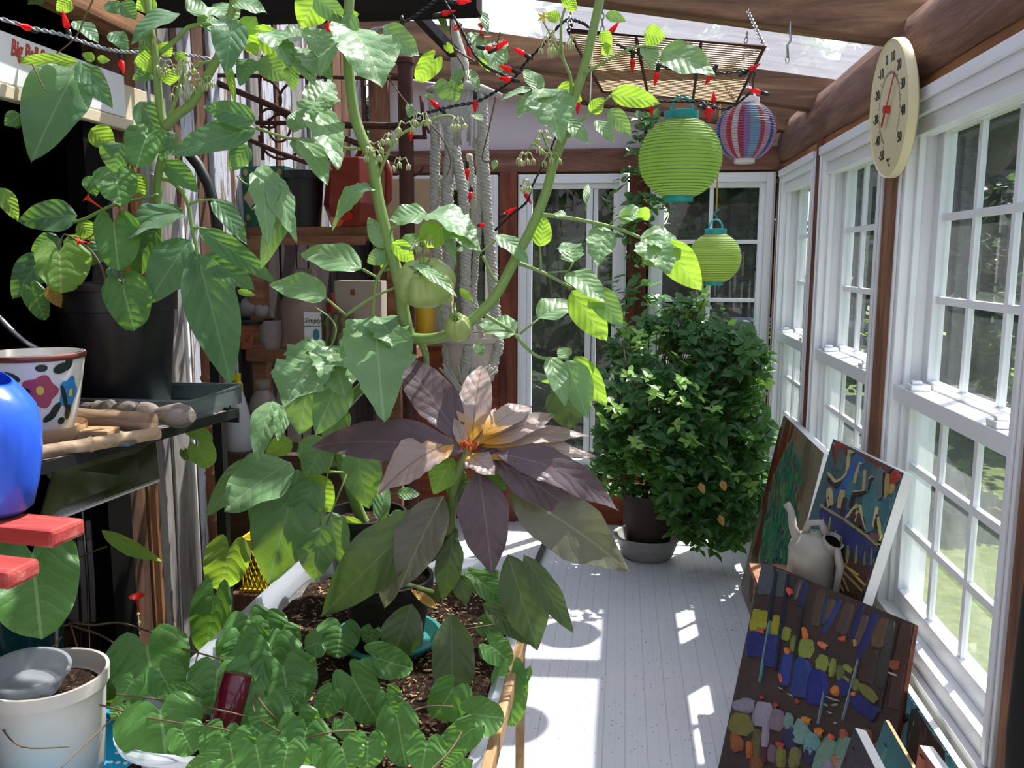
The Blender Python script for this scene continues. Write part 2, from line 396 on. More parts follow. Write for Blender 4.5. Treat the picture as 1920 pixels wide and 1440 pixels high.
frame_far('window_6',-1.385,-.735,1.17,2.095,0,0)
# ------------------------------------------------------------------ left: barn wall with an open bay, dark shed behind it
rnd=random.Random(3); b=MB(); y=2.42; mats=[M['brown'],M['grey'],M['peel'],M['bark'],mat_wood('dark_board_wood','#1a1614','#302824','#4a403a','Z',7,.85)]; k=0
seq=[(.13,0),(.07,3),(.1,1),(.12,1),(.05,0),(.12,2),(.1,0),(.14,2),(.05,0),(.15,2),(.13,1),(.14,2),(.05,0),(.15,2),(.14,1)]
i=0
while y<FY:
    w,m=seq[i] if i<len(seq) else (rnd.uniform(.1,.15),rnd.choice([1,2,2,0]))
    d=rnd.uniform(0,.02)
    if y>3.15:
        b.box((LX-.06,y+.003,0),(LX-.02+d,min(y+w,FY)-.003,1.70),4); b.box((LX-.06,y+.003,1.70),(LX-.02+d,min(y+w,FY)-.003,2.78),m)  # boards past the shelves are darker below upper shelf height
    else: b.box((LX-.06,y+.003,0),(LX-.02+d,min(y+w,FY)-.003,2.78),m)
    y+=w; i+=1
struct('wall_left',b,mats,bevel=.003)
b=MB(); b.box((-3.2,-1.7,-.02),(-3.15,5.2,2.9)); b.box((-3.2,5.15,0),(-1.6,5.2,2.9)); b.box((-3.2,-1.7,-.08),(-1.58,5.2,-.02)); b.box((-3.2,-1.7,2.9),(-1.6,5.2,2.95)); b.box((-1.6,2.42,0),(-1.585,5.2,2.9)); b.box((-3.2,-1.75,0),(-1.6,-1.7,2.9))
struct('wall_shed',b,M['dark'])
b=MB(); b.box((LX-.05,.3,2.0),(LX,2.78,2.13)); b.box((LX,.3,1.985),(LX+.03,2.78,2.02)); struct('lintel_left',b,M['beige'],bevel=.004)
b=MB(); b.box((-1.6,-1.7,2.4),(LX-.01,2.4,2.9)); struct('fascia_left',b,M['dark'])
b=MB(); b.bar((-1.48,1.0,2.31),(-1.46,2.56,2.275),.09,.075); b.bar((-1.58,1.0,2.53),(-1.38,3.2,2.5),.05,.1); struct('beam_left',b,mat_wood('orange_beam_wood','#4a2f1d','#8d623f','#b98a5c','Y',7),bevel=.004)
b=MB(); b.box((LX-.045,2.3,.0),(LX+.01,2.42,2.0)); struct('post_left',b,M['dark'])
# unseen back wall added behind the camera to limit and reflect light
b=MB(); b.box((LX,-1.78,0),(WX+.1,-1.72,2.9)); struct('wall_back',b,M['white_paint'])
b=MB(); b.box((LX-.05,-1.7,0),(LX,.3,2.4)); struct('wall_left_back',b,M['brown'])
# ------------------------------------------------------------------ outside
b=MB(); b.box((-30,-30,-.3),(30,40,-.2)); struct('lawn',b,M['grass'])
# ------------------------------------------------------------------ paintings leaning on the right wall
def plane_hit(px,py,p0,n):
    d=ray(px,py); return CAM+d*((p0-CAM).dot(n)/d.dot(n))
PM={}
def paint(c):
    if c not in PM:
        t=NT('oil_paint_'+c.strip('#')); v=t.coord(); n=t.noise(t.mapping(v,(60,60,14)),3,5,.7); n2=t.noise(v,18,3)
        a=lin(c); d=tuple(x*.62 for x in a[:3])+(1,); e=tuple(min(1,x*1.25+.008) for x in a[:3])+(1,)
        PM[c]=t.done(t.pr(t.ramp(t.math('ADD',t.math('MULTIPLY',n,.6),t.math('MULTIPLY',n2,.4)),[(.3,d),(.5,a),(.7,e)]),.42,0,.5,t.bump(n,.7,.004)))
    return PM[c]
def painting(label,TL,TR,BL,th,base,edge,strokes,conv,group='oil paintings along the right wall',scatter=None,seed=1):
    """canvas from its three corners; strokes are low ridges of paint on its face"""
    TL,TR,BL=V(TL),V(TR),V(BL); ex=(TR-TL); ey=(TL-BL); n=ex.cross(ey).normalized()
    if n.dot(CAM-TL)<0: n=-n
    rt=thing('painting',label,'painting',(TL+TR)/2*.0+BL+ex*.5,group)
    b=MB(); bl,br,tl,tr=BL,BL+ex,TL,TR
    b.add([bl,br,tr,tl,bl-n*th,br-n*th,tr-n*th,tl-n*th],[(0,1,2,3),(7,6,5,4),(0,4,5,1),(1,5,6,2),(2,6,7,3),(3,7,4,0)])
    part('canvas',b,edge,rt)
    L=[paint(base)]; idx={base:0}; b=MB(); rd=random.Random(seed)
    g11,g12,g22=ex.dot(ex),ex.dot(ey),ey.dot(ey); gd=g11*g22-g12*g12
    def uv(p): q=p-BL; a,b_=q.dot(ex),q.dot(ey); return (a*g22-b_*g12)/gd,(b_*g11-a*g12)/gd
    b.add([bl+n*.0015,br+n*.0015,tr+n*.0015,tl+n*.0015],[(0,1,2,3)],0)
    cnt=[0]
    def stroke(p,q,w,c):
        if c not in idx: idx[c]=len(L); L.append(paint(c))
        d=(q-p); Ln=max(d.length,1e-4); d=d/Ln if d.length>1e-5 else ey.normalized(); s=n.cross(d)
        k=10; pts=[]; cnt[0]+=1; h=.002+.0012*(cnt[0]%9)/9+.00018*cnt[0]
        h=min(h,.009+.0003*rd.random())
        m=8
        for i in range(m+1):
            u=i/m; ww=w/2*(math.sin(PI*min(1,max(0,(u*.86+.07))))**.35)*(1+rd.uniform(-.14,.14)); pts.append((p+d*(u*Ln-(w*.12)+(u*w*.24)),ww))
        vs=[];fs=[]
        for i,(c0,ww) in enumerate(pts):
            for sgn in (-1,-.6,0,.6,1):
                pt=c0+s*sgn*ww
                a,bb=uv(pt); a=min(.995,max(.005,a)); bb=min(.995,max(.005,bb)); pt=BL+ex*a+ey*bb
                vs.append(pt+n*(h if abs(sgn)<.99 else .0012)+n*(.0006*rd.random() if abs(sgn)<.9 else 0))
        for i in range(m):
            for j in range(4): fs.append((i*5+j,i*5+j+1,i*5+j+6,i*5+j+5))
        b.add(vs,fs,idx[c])
    sx,ox,oy=conv
    def P(x,y): return plane_hit(ox+x*sx,oy+y*sx,TL,n)
    if scatter and scatter.__name__=='tealsc': scatter(stroke,P,rd); scatter=None
    for st in strokes:
        pts=st[0]; w=st[1]; c=st[2]
        wp=[P(*q) for q in pts]
        dist=(wp[0]-CAM).length; ww=w*sx*dist/F_PX*1.42
        for i in range(len(wp)-1): stroke(wp[i],wp[i+1],ww,c)
    if scatter: scatter(stroke,P,rd)
    part('paint_layer',b,L,rt)
    return rt
S=lambda *a:(list(zip(a[0:-2:2],a[1:-2:2])),a[-2],a[-1])
front=[S(350,80,330,250,110,'#4a5058'),S(460,110,440,270,80,'#4a4f4e'),S(590,180,560,300,60,'#4c4642'),S(720,250,680,470,64,'#4e4030'),S(760,300,730,460,40,'#2b3a55'),S(800,310,760,430,40,'#5b4634'),S(850,310,740,520,30,'#1f3570'),S(910,340,850,520,70,'#4a3a33'),S(1000,340,930,560,35,'#1b2555'),S(1020,420,960,600,50,'#57433a'),S(1090,400,970,700,45,'#18225a'),S(1150,440,1090,610,72,'#5b452c'),S(1200,460,1170,640,50,'#3a3e38'),S(1060,660,1020,840,110,'#3a2a1e'),S(1160,650,1120,880,80,'#33302a'),S(1310,440,1210,1020,86,'#452a22'),S(1245,450,1130,1040,10,'#2a1a14'),
S(285,380,265,510,62,'#8a8a20'),S(335,390,322,490,60,'#94901f'),S(420,420,400,550,50,'#94901f'),S(490,500,475,570,52,'#7d8430'),S(545,560,535,650,52,'#6c7530'),S(620,590,610,680,92,'#7f8a35'),S(735,690,715,780,62,'#7d8838'),S(805,710,790,820,35,'#7d8838'),S(855,760,845,830,42,'#5c6330'),S(880,755,930,790,30,'#7f8a35'),S(840,830,910,860,30,'#7d8838'),S(960,850,955,915,36,'#6c7530'),S(990,890,1090,990,50,'#6a6b22'),
S(275,540,262,670,110,'#141d66'),S(390,560,370,740,92,'#1b2d6e'),S(500,680,480,870,84,'#22357f'),S(590,720,570,940,112,'#1d3577'),S(700,800,680,990,112,'#141f72'),S(860,860,900,930,84,'#1a1f62'),S(950,980,1085,1085,84,'#161a60'),
S(430,80,370,460,20,'#14192e'),S(378,450,310,860,15,'#5d8590'),S(500,140,420,780,22,'#161a35'),S(600,370,520,880,20,'#1c1a22'),S(620,190,580,340,38,'#1d2350'),S(590,200,562,300,24,'#6b5548'),
S(300,515,340,520,25,'#b0553a'),S(498,235,522,270,28,'#d05a3a'),S(605,500,620,570,28,'#c8702c'),S(710,600,760,630,28,'#c9704a'),S(850,570,890,570,26,'#b0553a'),S(950,580,955,620,18,'#b08060'),S(485,640,505,670,28,'#c8702c'),S(450,810,460,860,26,'#d0602a'),S(800,925,842,908,46,'#c07030'),S(1200,745,1250,750,50,'#8a4a28'),S(935,940,955,950,26,'#c07030'),S(1185,800,1240,820,12,'#b0a89a'),
S(140,1020,270,1020,60,'#857d8c'),S(330,1020,320,1140,116,'#8f8694'),S(355,1100,340,1290,40,'#8f8694'),S(430,1060,410,1170,80,'#7a6a72'),S(400,1300,390,1390,60,'#6d5560'),S(180,1100,170,1190,140,'#6f6c2c'),S(290,1190,290,1370,52,'#5a5426'),S(450,1310,450,1430,50,'#74702f'),S(550,1310,530,1430,60,'#6d6c3a'),S(330,1290,345,1400,40,'#4a1a24'),
S(505,1080,500,1170,46,'#6d8a80'),S(590,1130,570,1260,84,'#6f9085'),S(670,1220,640,1330,84,'#5f8f8a'),S(790,1260,700,1440,92,'#6a8a78'),S(905,1260,880,1400,126,'#6b8c7a'),S(505,1200,525,1290,90,'#23204f'),S(650,1320,640,1400,70,'#1c1a44'),S(770,1400,765,1450,66,'#8a8496'),S(860,1410,860,1450,66,'#8a8496'),
S(600,1110,650,1130,30,'#c07a30'),S(690,1190,730,1210,38,'#c8782c'),S(790,1220,782,1270,36,'#d05a30'),S(870,1190,880,1250,38,'#9a5030'),S(1030,1190,1010,1370,60,'#7a4528'),S(1155,1290,1120,1440,110,'#8a5a34'),S(140,1220,160,1320,70,'#8a5020'),S(235,1270,240,1370,36,'#a85a1c'),S(280,1380,285,1440,70,'#7d4a20'),S(830,1370,840,1420,60,'#b07040'),S(430,1280,470,1300,32,'#b0403a'),S(410,1010,425,1030,26,'#a03a3a'),S(560,980,570,1005,24,'#a03a3a'),S(325,960,330,975,20,'#a03a3a'),
S(975,710,870,1120,9,'#7a8a90'),S(745,930,705,1140,9,'#7a8a90'),S(760,960,810,980,8,'#8a9a80'),S(790,975,850,990,8,'#8a9a80'),S(745,1010,770,1025,9,'#8a9a80'),S(800,1020,840,1010,8,'#8a9a80'),S(770,1065,800,1075,8,'#8a9a80'),S(440,900,470,910,8,'#8a9a80'),S(500,940,540,960,8,'#8a9a80'),S(820,1135,825,1145,12,'#b0a89a')]
TL,TR=onZ(1430,1052,.6),onZ(1715,1170,.6)
e=(TR-TL).normalized(); shift=V((e.y,-e.x,0)); shift=shift if shift.x<0 else -shift
BLv=onZ(1345,1450,.004)
painting('large dark abstract painting of blue, yellow and orange strokes, nearest on the floor',TL,TR,BLv,.02,'#3a2a24',M['redpost'],front,(.2778,1340,1040),seed=2)
mount=[S(560,420,540,700,120,'#3f5c60'),S(620,640,560,760,110,'#35607a'),S(760,640,700,780,120,'#3c7078'),S(820,560,800,720,90,'#35686e'),S(900,900,880,1000,120,'#38696e'),S(1010,820,990,980,90,'#4a7a74'),S(640,470,600,600,80,'#3a5458'),S(780,480,760,560,60,'#4a7a94'),S(960,620,900,680,80,'#5a6e68'),S(1040,700,1010,820,80,'#43706e'),S(590,690,575,760,60,'#5a4440'),S(640,780,690,860,70,'#46302e'),S(720,880,770,960,60,'#46302e'),S(870,960,960,1060,60,'#4a3230'),S(650,340,720,400,70,'#8a2f20'),S(620,360,640,480,50,'#5a3a30'),S(800,400,1030,540,50,'#6a3a2c'),S(1050,560,1070,620,80,'#a03024'),S(830,440,740,560,95,'#2d5c9a'),S(730,560,660,720,80,'#2a5590'),S(690,400,660,520,90,'#4a5a5c'),S(950,540,960,720,120,'#566a66'),S(890,650,880,950,160,'#3f7478'),S(1000,750,980,1000,120,'#3a6672'),
S(560,830,900,1110,140,'#252d6a'),S(700,1010,960,1180,130,'#2a3166'),S(540,830,560,930,80,'#252d6a'),S(690,1200,880,1400,230,'#3a2014'),S(640,1080,690,1300,120,'#2e1a14'),S(930,1250,900,1400,120,'#4a2418'),
S(590,600,650,650,42,'#2e1a1c'),S(640,660,690,620,24,'#2e1a1c'),S(710,740,690,850,44,'#2e1a1c'),S(600,740,570,790,40,'#2e1a1c'),S(770,850,810,940,96,'#38201f'),S(840,880,850,970,40,'#38201f'),S(932,850,932,950,30,'#38201f'),S(900,600,880,690,26,'#2a1a18'),S(870,695,770,715,745,800,30,'#2a1a18'),S(990,560,985,720,16,'#2a1a18'),
S(740,400,722,560,690,600,640,625,592,560,17,'#b8a878'),S(735,400,770,420,14,'#b8a878'),S(595,680,600,790,58,'#b0a06c'),S(690,690,670,800,60,'#a89868'),S(820,485,790,560,775,630,11,'#b8a878'),S(815,485,835,500,12,'#b8a878'),S(850,540,840,690,11,'#b8a878'),S(915,580,885,600,12,'#b8a878'),S(880,690,770,690,11,'#b8a878'),S(800,780,720,880,20,'#b8a878'),S(815,790,860,960,16,'#b8a878'),S(800,830,790,900,30,'#a89868'),S(940,805,915,940,26,'#c2b684'),S(950,880,975,1040,30,'#b8b05a'),S(1010,570,1000,740,26,'#a88a50'),S(1050,640,1030,700,40,'#a88a50'),S(900,1000,950,1040,50,'#6a4a48'),
S(540,790,700,885,860,1000,980,1100,22,'#8f8a58'),S(565,880,560,920,15,'#9a9a30'),S(610,880,600,960,22,'#9a9a30'),S(650,970,645,1020,15,'#9a9a30'),S(690,1010,685,1100,15,'#6f7a3a'),S(737,1080,730,1200,28,'#6f7a3a'),S(800,1080,790,1200,24,'#6f7a3a'),S(860,1120,850,1210,18,'#6f7a3a'),S(910,1090,900,1210,20,'#6f7a3a'),
S(650,1150,760,1260,900,1400,16,'#a08a40'),S(640,1200,740,1300,840,1400,18,'#8a7438'),S(700,1210,820,1290,12,'#b8a060'),S(640,1250,700,1400,12,'#7a6430'),S(690,1280,740,1400,12,'#8a7438')]
TR=onX(1695,887,.835); zt=TR.z; TL=onZ(1563,823,zt)
painting('colourful mountain painting with pale peaks over a blue lake, white canvas edge',TL,TR,V((TL.x-.122,TL.y-.025,.490)),.032,'#3c5f68',M['white_paint'],mount,(.2639,1400,740),seed=3)
reed=[S(300,190,60,1160,150,'#6a2c20'),S(330,230,300,330,70,'#6a3222'),S(440,330,380,760,150,'#5f563e'),S(480,420,420,760,70,'#6d654c'),S(370,230,350,330,30,'#8a4a38'),S(260,320,160,700,60,'#6a3022'),S(240,250,120,800,90,'#5a261c'),S(60,1100,40,1430,130,'#4d352c'),S(140,1170,300,1200,160,'#22303c')]
def reeds(stroke,P,rd):
    poly=[(330,330),(400,450),(395,720),(330,1180),(105,1190),(150,750),(230,480)]
    def inside(x,y):
        r=False;j=len(poly)-1
        for i in range(len(poly)):
            (xi,yi),(xj,yj)=poly[i],poly[j]
            if (yi>y)!=(yj>y) and x<(xj-xi)*(y-yi)/(yj-yi)+xi: r=not r
            j=i
        return r
    cs=['#1f6a4a','#155a3c','#2f8050','#0f4a36','#1c6a58','#2a7a40','#8a6a3a','#6a4a2a','#145040']
    n=0
    while n<330:
        x,y=rd.uniform(90,410),rd.uniform(320,1200)
        if inside(x,y):
            L=rd.uniform(50,130); dx=-L*.16+rd.uniform(-12,12)
            if inside(x+dx,y+L) or y>1100:
                p,q=P(x,y),P(x+dx,y+L); c=rd.choice(cs[:6] if y>820 and rd.random()<.8 else cs); stroke(p,q,rd.uniform(.006,.016),c); n+=1
TR=onX(1545,850,.80); TL=onZ(1470,778,TR.z)
painting('green reeds painting on thick white canvas, beside the leafy bush',TL,TR,V((TL.x-.19,TL.y-.12,.004)),.045,'#7a705a',M['white_paint'],reed,(.2638,1400,740),scatter=reeds,seed=5)
# low boards and canvases under the big window
teal=[]
def tealsc(stroke,P,rd):
    for i in range(40):
        x,y=rd.uniform(1690,1800),rd.uniform(1250,1440); p,q=P(x,y),P(x+rd.uniform(-10,4),y+rd.uniform(20,50)); stroke(p,q,.01,rd.choice(['#4f8a95','#6aa2aa','#3f7480','#7ab0b4']))
bear=[S(1735,1315,1725,1440,44,'#33241e'),S(1742,1305,1750,1335,30,'#2a1d18'),S(1720,1340,1715,1430,46,'#2a1d18'),S(1750,1330,1755,1440,60,'#2a1d18'),S(1738,1370,1735,1440,36,'#4a3a36'),S(1705,1345,1690,1350,10,'#2a1d18')]
painting('teal painting of a dark furry animal below the window sill',(.80,2.52,.435),(.80,1.60,.435),(.72,2.52,.004),.02,'#5a939c',M['white_paint'],bear,(1,0,0),scatter=tealsc,seed=8)
def plain(label,TLp,TRp,BLp,base,edge,cols,seed,th=.018):
    def sc_(stroke,P,rd):
        A,B_,D=V(TLp),V(TRp),V(BLp)
        for i in range(26):
            u,v=rd.random(),rd.random(); p=A+(B_-A)*u+(D-A)*v; stroke(p,p+(D-A)*rd.uniform(.1,.25),rd.uniform(.02,.05),rd.choice(cols))
    painting(label,TLp,TRp,BLp,th,base,edge,[],(1,0,0),scatter=sc_,seed=seed)
plain('thin teal board with a raw wooden edge leaning before the furry animal painting',(.715,2.22,.40),(.715,1.5,.40),(.62,2.22,.004),'#3f7a7c',M['lightwood'],['#3a6f74','#5a8a84','#2f5a60','#7a6a50'],11,.01)
plain('small canvas with broad white edge touching the large dark abstract',(.625,2.17,.40),(.625,1.5,.40),(.53,2.17,.004),'#2c2430',M['white_paint'],['#3a2a30','#8a5a34','#6a3a24','#221c2c'],12,.028)
plain('small white edged canvas with an orange border at the bottom of the photo',(.70,1.93,.50),(.72,1.6,.50),(.66,1.93,.004),'#8a4a38',M['white_paint'],['#b05a40','#6a3030'],13,.03)
# ------------------------------------------------------------------ watering can on a stool
def plastic(name,c,rough=.35,trans=.0,sss=0):
    t=NT(name); v=t.coord(); n=t.noise(v,6,4,.6); a=lin(c)
    d=t.n('ShaderNodeBsdfTranslucent'); d.inputs[0].default_value=a
    p=t.pr(t.mix(n,tuple(x*.9 for x in a[:3]),tuple(min(1,x*1.06) for x in a[:3])),rough,0,.5,t.bump(n,.05,.004))
    return t.done(t.mixs(trans,p,d.outputs[0]) if trans else p)
cb=at(1520,1115,2.82); cz=.489; cx,cy=cb.x,cb.y
rt=thing('watering_can','pale grey plastic watering can with long spout in front of the paintings','watering can',(cx,cy,cz))
gp=plastic('grey_can_plastic','#a39f94',.35)
b=MB(); b.lathe([(.005,0),(.078,0),(.082,.01),(.078,.16),(.08,.172),(.072,.195),(.05,.22),(.02,.232),(.004,.234)],(cx,cy,cz),32); part('body',b,gp,rt,smooth=True)
b=MB(); b.tube([(cx-.05,cy-.01,cz+.2),(cx-.066,cy+.01,cz+.24),(cx-.072,cy+.02,cz+.29),(cx-.088,cy+.03,cz+.315)],[.019,.014,.012,.013],12); part('spout',b,gp,rt,smooth=True)
oc=V((cx+.047,cy-.045,cz+.208)); b=MB(); b.lathe([(.036,-.03),(.034,.0),(.036,.016),(.031,.018),(.029,.0),(.0,-.002)],oc,24,axis=(.25,-.5,.8),m=0); part('filler_neck',b,[gp],rt,smooth=True)
b=MB(); b.lathe([(.0285,.004),(.0,.004)],oc,24,axis=(.25,-.5,.8)); part('opening_shade',b,M['dark'],rt,label='near-black disc painted as shade in the filler neck')  # dark disc stands in for the shade inside the neck
b=MB(); b.tube([(cx-.028,cy,cz+.222),(cx-.02,cy-.01,cz+.262),(cx+.015,cy-.02,cz+.268),(cx+.03,cy-.03,cz+.235)],[.013,.012,.012,.015],10)
b.tube([(cx+.055,cy-.075,cz+.2),(cx+.062,cy-.108,cz+.15),(cx+.058,cy-.104,cz+.06),(cx+.04,cy-.07,cz+.02)],[.012,.014,.014,.012],10); part('handle',b,gp,rt,smooth=True)
b=MB()
for (x,y) in ((.52,2.76),(.8,2.60),(.52,3.1),(.8,3.1)): b.box((x-.015,y-.015,0),(x+.015,y+.015,.465))
b.add([(.49,2.76,.465),(.84,2.55,.465),(.84,3.14,.465),(.49,3.14,.465),(.49,2.76,.488),(.84,2.55,.488),(.84,3.14,.488),(.49,3.14,.488)],[(3,2,1,0),(4,5,6,7),(0,1,5,4),(1,2,6,5),(2,3,7,6),(3,0,4,7)])
single('low_bench',b,M['shelf'],'low wooden bench carrying the grey watering can and mountain painting','bench',(.66,2.85,0))
# ------------------------------------------------------------------ lanterns
def lantern_mat(name,stripes=None,base='#bcdc78'):
    t=NT(name); 
    v=t.coord(); s=t.n('ShaderNodeSeparateXYZ'); t.l(v,s.inputs[0])
    n=t.noise(v,9,4)
    if stripes:
        ang=t.math('DIVIDE',t.math('ADD',t.math('ARCTAN2',s.outputs[1],s.outputs[0]),PI),2*PI)
        c=t.ramp(t.math('FRACT',t.math('MULTIPLY',ang,3.0)),stripes)
        c.node.color_ramp.interpolation='CONSTANT'
    else: c=t.mix(n,base,tuple(min(1,x*1.15) for x in lin(base)[:3]))
    d=t.n('ShaderNodeBsdfTranslucent'); t.l(c,d.inputs[0])
    return t.done(t.mixs(.5,t.pr(c,.7,0,.2),d.outputs[0]))
TURQ=plastic('turquoise_plastic','#2fa8a8',.35); WHT=plastic('white_plastic','#e4e0e0',.4)
def lantern(c,r,mat,cap,label,hang,group='paper lanterns hanging from the roof'):
    c=V(c); rt=thing('paper_lantern',label,'lantern',c,group)
    b=MB(); nr=26; prof=[]
    th0=.42
    for i in range(nr*4+1):
        th=th0+(PI-2*th0)*i/(nr*4); k=1-.022*abs(math.sin(PI*i/4))**.8*1.0 if True else 1
        prof.append((r*math.sin(th)*k,r*.97*math.cos(th)))
    b.lathe(prof,c,48); part('shade',b,mat,rt,smooth=True)
    b=MB()
    for i in range(0,nr+1):
        th=th0+(PI-2*th0)*i/nr; R=r*math.sin(th)+.0008
        b.tube([c+V((R*math.cos(a),R*math.sin(a),r*.97*math.cos(th))) for a in [2*PI*j/40 for j in range(40)]],.0011,5,closed=True)
    part('ribs',b,M['wire_grey'],rt,smooth=True)
    rc=r*math.sin(th0); zt=r*.97*math.cos(th0)
    b=MB(); b.lathe([(rc*.98,zt-.004),(rc,zt),(rc,zt+r*.2),(rc*.9,zt+r*.21),(0,zt+r*.21)],c,32); part('top_cap',b,cap,rt,smooth='auto')
    b=MB(); b.lathe([(rc*.82,-zt-r*.14),(rc*.85,-zt+.004),(rc*.8,-zt+.004),(rc*.78,-zt-r*.14)],c,32); part('bottom_ring',b,cap,rt,smooth='auto')
    b=MB(); ht=zt+r*.2; b.tube([c+V((rc*.62*math.cos(a),0,ht+r*.36*math.sin(a))) for a in [PI*k/10 for k in range(11)]],.004,8); part('handle',b,cap,rt,smooth=True)
    b=MB(); top=ht+r*.36
    b.tube([c+V((.012*math.sin(a*1.3)*(1 if k>3 else .3),0,top-.004+.055*k/8)) for k,a in enumerate([PI*2*k/8 for k in range(9)])],.0025,6)
    part('hook',b,cap,rt,smooth=True)
    b=MB(); b.tube([c+V((0,0,top+.045)),V(hang)],.0045 if r<.13 and cap is TURQ else .0018,6); part('cord',b,M['wire_gold'] if r<.13 and cap is TURQ else M['wire_grey'],rt,smooth=True)
    return rt
M['wire_grey']=mat_plain('grey_wire','#6f7a5a',.5,.1)
M['wire_gold']=mat_plain('gold_ribbon','#b89a3a',.5,.2)
cb_=at(1275,297,3.32); lantern(cb_,.155,lantern_mat('green_paper'),TURQ,'big lime green paper lantern with turquoise cap',(cb_.x,cb_.y,2.26))
cs_=at(1340,484,4.3); lantern(cs_,.128,lantern_mat('lime_paper',base='#d0e882'),TURQ,'small lime green paper lantern hanging lowest by the window',(cs_.x,cs_.y,zr(cs_.x)-.0))
stp=[(0,'#d8b4cc'),(.12,'#2f6fc0'),(.22,'#d6a8c4'),(.36,'#cc3a58'),(.46,'#e8dce0'),(.56,'#b03a6a'),(.66,'#9a7ac0'),(.76,'#7fb8d8'),(.92,'#c84a6a')]
ct_=at(1398,247,3.8); lantern(ct_,.126,lantern_mat('striped_paper',stp),WHT,'pink, blue and white striped paper lantern with white cap',(ct_.x,ct_.y,zr(ct_.x)+.1))
# ------------------------------------------------------------------ thermometer
tc=onX(1668,205,.80); R=.205
ax=V((-1,.01,-.05)).normalized(); ey=V((0,0,1)); ey=(ey-ax*ey.dot(ax)).normalized(); ex=ey.cross(ax).normalized()
if ex.y>0: ex=-ex
rt=thing('thermometer','large round cream dial thermometer fixed to the right hand beam','thermometer',tc)
b=MB(); n=64; b.lathe([(0,-.03),(R*.9,-.03),(R,-.02),(R,.0),(R*.985,.006),(R*.97,.002),(0,.0)],tc,n,axis=ax)
part('dial',b,mat_plain('cream_dial','#d9cfa4',.45,0,.4,.12,6,.1),rt,smooth='auto')
b=MB()
for k,(tx,a) in enumerate([('-50',-150),('-40',-122),('-30',-94),('-20',-66),('-10',-38),('0',-11),('10',15),('20',43),('30',71),('40',100),('50',130)]):
    a=math.radians(a); b.text(tx,.042,tc+ex*(math.sin(a)*R*.70)+ey*(math.cos(a)*R*.74)+ax*.002,ex,ey,ax)
b.text('°C',.035,tc-ey*R*.78+ax*.002,ex,ey,ax)
for k in range(0,81):
    a=math.radians(-152+k*3.55); L=.028 if k%10==0 else (.018 if k%5==0 else .010); d=ex*math.sin(a)+ey*math.cos(a)
    b.bar(tc+d*R*.5+ax*.001,tc+d*(R*.5+L)+ax*.001,.002,.0012,up=ax)
part('numerals',b,M['black'],rt)
b=MB(); d=(ex*.72+ey*.75).normalized(); b.bar(tc-d*R*.3+ax*.012,tc+d*R*.62+ax*.012,.007,.002,up=ax); b.lathe([(0,.018),(.012,.018),(.012,.0)],tc,16,axis=ax); b.bar(tc-d*R*.3+ax*.012,tc-d*R*.1+ax*.012,.014,.002,up=ax)
part('needle',b,plastic('red_needle','#b8332a'),rt)
# ------------------------------------------------------------------ hanging wire rack with chains
K=[onZ(1062,48,2.2),onZ(1432,92,2.2),onZ(1378,197,2.2),onZ(1130,155,2.2)]
xc=(K[0].x+K[1].x)/2
K=[V((-.155,2.36,2.2)),V((.385,2.60,2.2)),V((.42,3.50,2.2)),V((-.085,3.2,2.2))]
RL=mat_plain('bronzed_wire','#7d5f3a',.45,.6,.5,.3,20,.2)
rt=thing('oven_rack','brown wire grill rack hanging flat under the roof on chains','rack',sum(K,V())/4)
b=MB(); b.tube([K[0],K[1],K[2],K[3]],.006,8,closed=True); part('frame',b,M['rust'],rt,smooth=True)
b=MB()
for i in range(1,34):
    u=i/34; b.tube([K[0].lerp(K[3],u),K[1].lerp(K[2],u)],.0021,6,caps=False)
part('wires',b,RL,rt,smooth=True)
b=MB()
for u in (.33,.66): b.tube([K[0].lerp(K[1],u)-V((0,0,.006)),K[3].lerp(K[2],u)-V((0,0,.006))],.005,6)
part('crossbars',b,M['rust'],rt,smooth=True)
def chain(b,p,q):
    p,q=V(p),V(q); L=(q-p).length; n=max(2,int(L/.022)); d=(q-p)/n
    for i in range(n):
        c=p+d*(i+.5); t=d.normalized(); s=t.cross(V((1,.3,0))).normalized(); s2=t.cross(s)
        s=s if i%2 else s2
        b.tube([c+t*math.cos(a)*.0145+s*math.sin(a)*.006 for a in [2*PI*k/10 for k in range(10)]],.0018,5,closed=True)
for i,k in enumerate(K):
    b=MB(); top=V((k.x+(.0 if i<2 else 0),RAFT[3] if i in (2,3) else RAFT[3]-.04,zr(k.x)+.004)); top=V((k.x,k.y+(.4 if i<2 else -.25),zr(k.x)+.02)); chain(b,k,top); part('chain',b,M['steel'],rt,smooth=True)
# ------------------------------------------------------------------ iron bedstead, upright behind the plants
Yb=3.18
rt=thing('iron_headboard','rusty iron bed headboard with scrollwork behind the tomato plants','headboard',(-.82,Yb,0))
pc=at(762,300,Yb); zt=at(760,103,Yb).z; zc=at(760,397,Yb).z
b=MB(); b.lathe([(.028,0),(.028,zc-.02),(.036,zc-.014),(.036,zc+.006),(.028,zc+.012),(.028,zt-.035),(.034,zt-.03),(.034,zt-.012),(.026,zt-.002),(.012,zt+.004),(.0,zt+.005)],(pc.x,Yb,0),20); part('corner_post',b,M['rust'],rt,smooth='auto')
def iron(name,pts,r,lab=None):
    b=MB(); b.tube([at(x,y,Yb+.0) for x,y in pts],r,7); return part(name,b,M['rust'],rt,smooth=True)
xl=395
iron('top_rail',[(xl,141),(560,143),(748,147)],.008)
iron('middle_rail',[(480,230),(640,232),(745,240)],.009)
iron('lower_rail',[(640,234),(752,236)],.013)
for x in (487,575,610): iron('upright',[(x,142),(x+3,232),(x+6,300)],.007 if x<600 else .006)
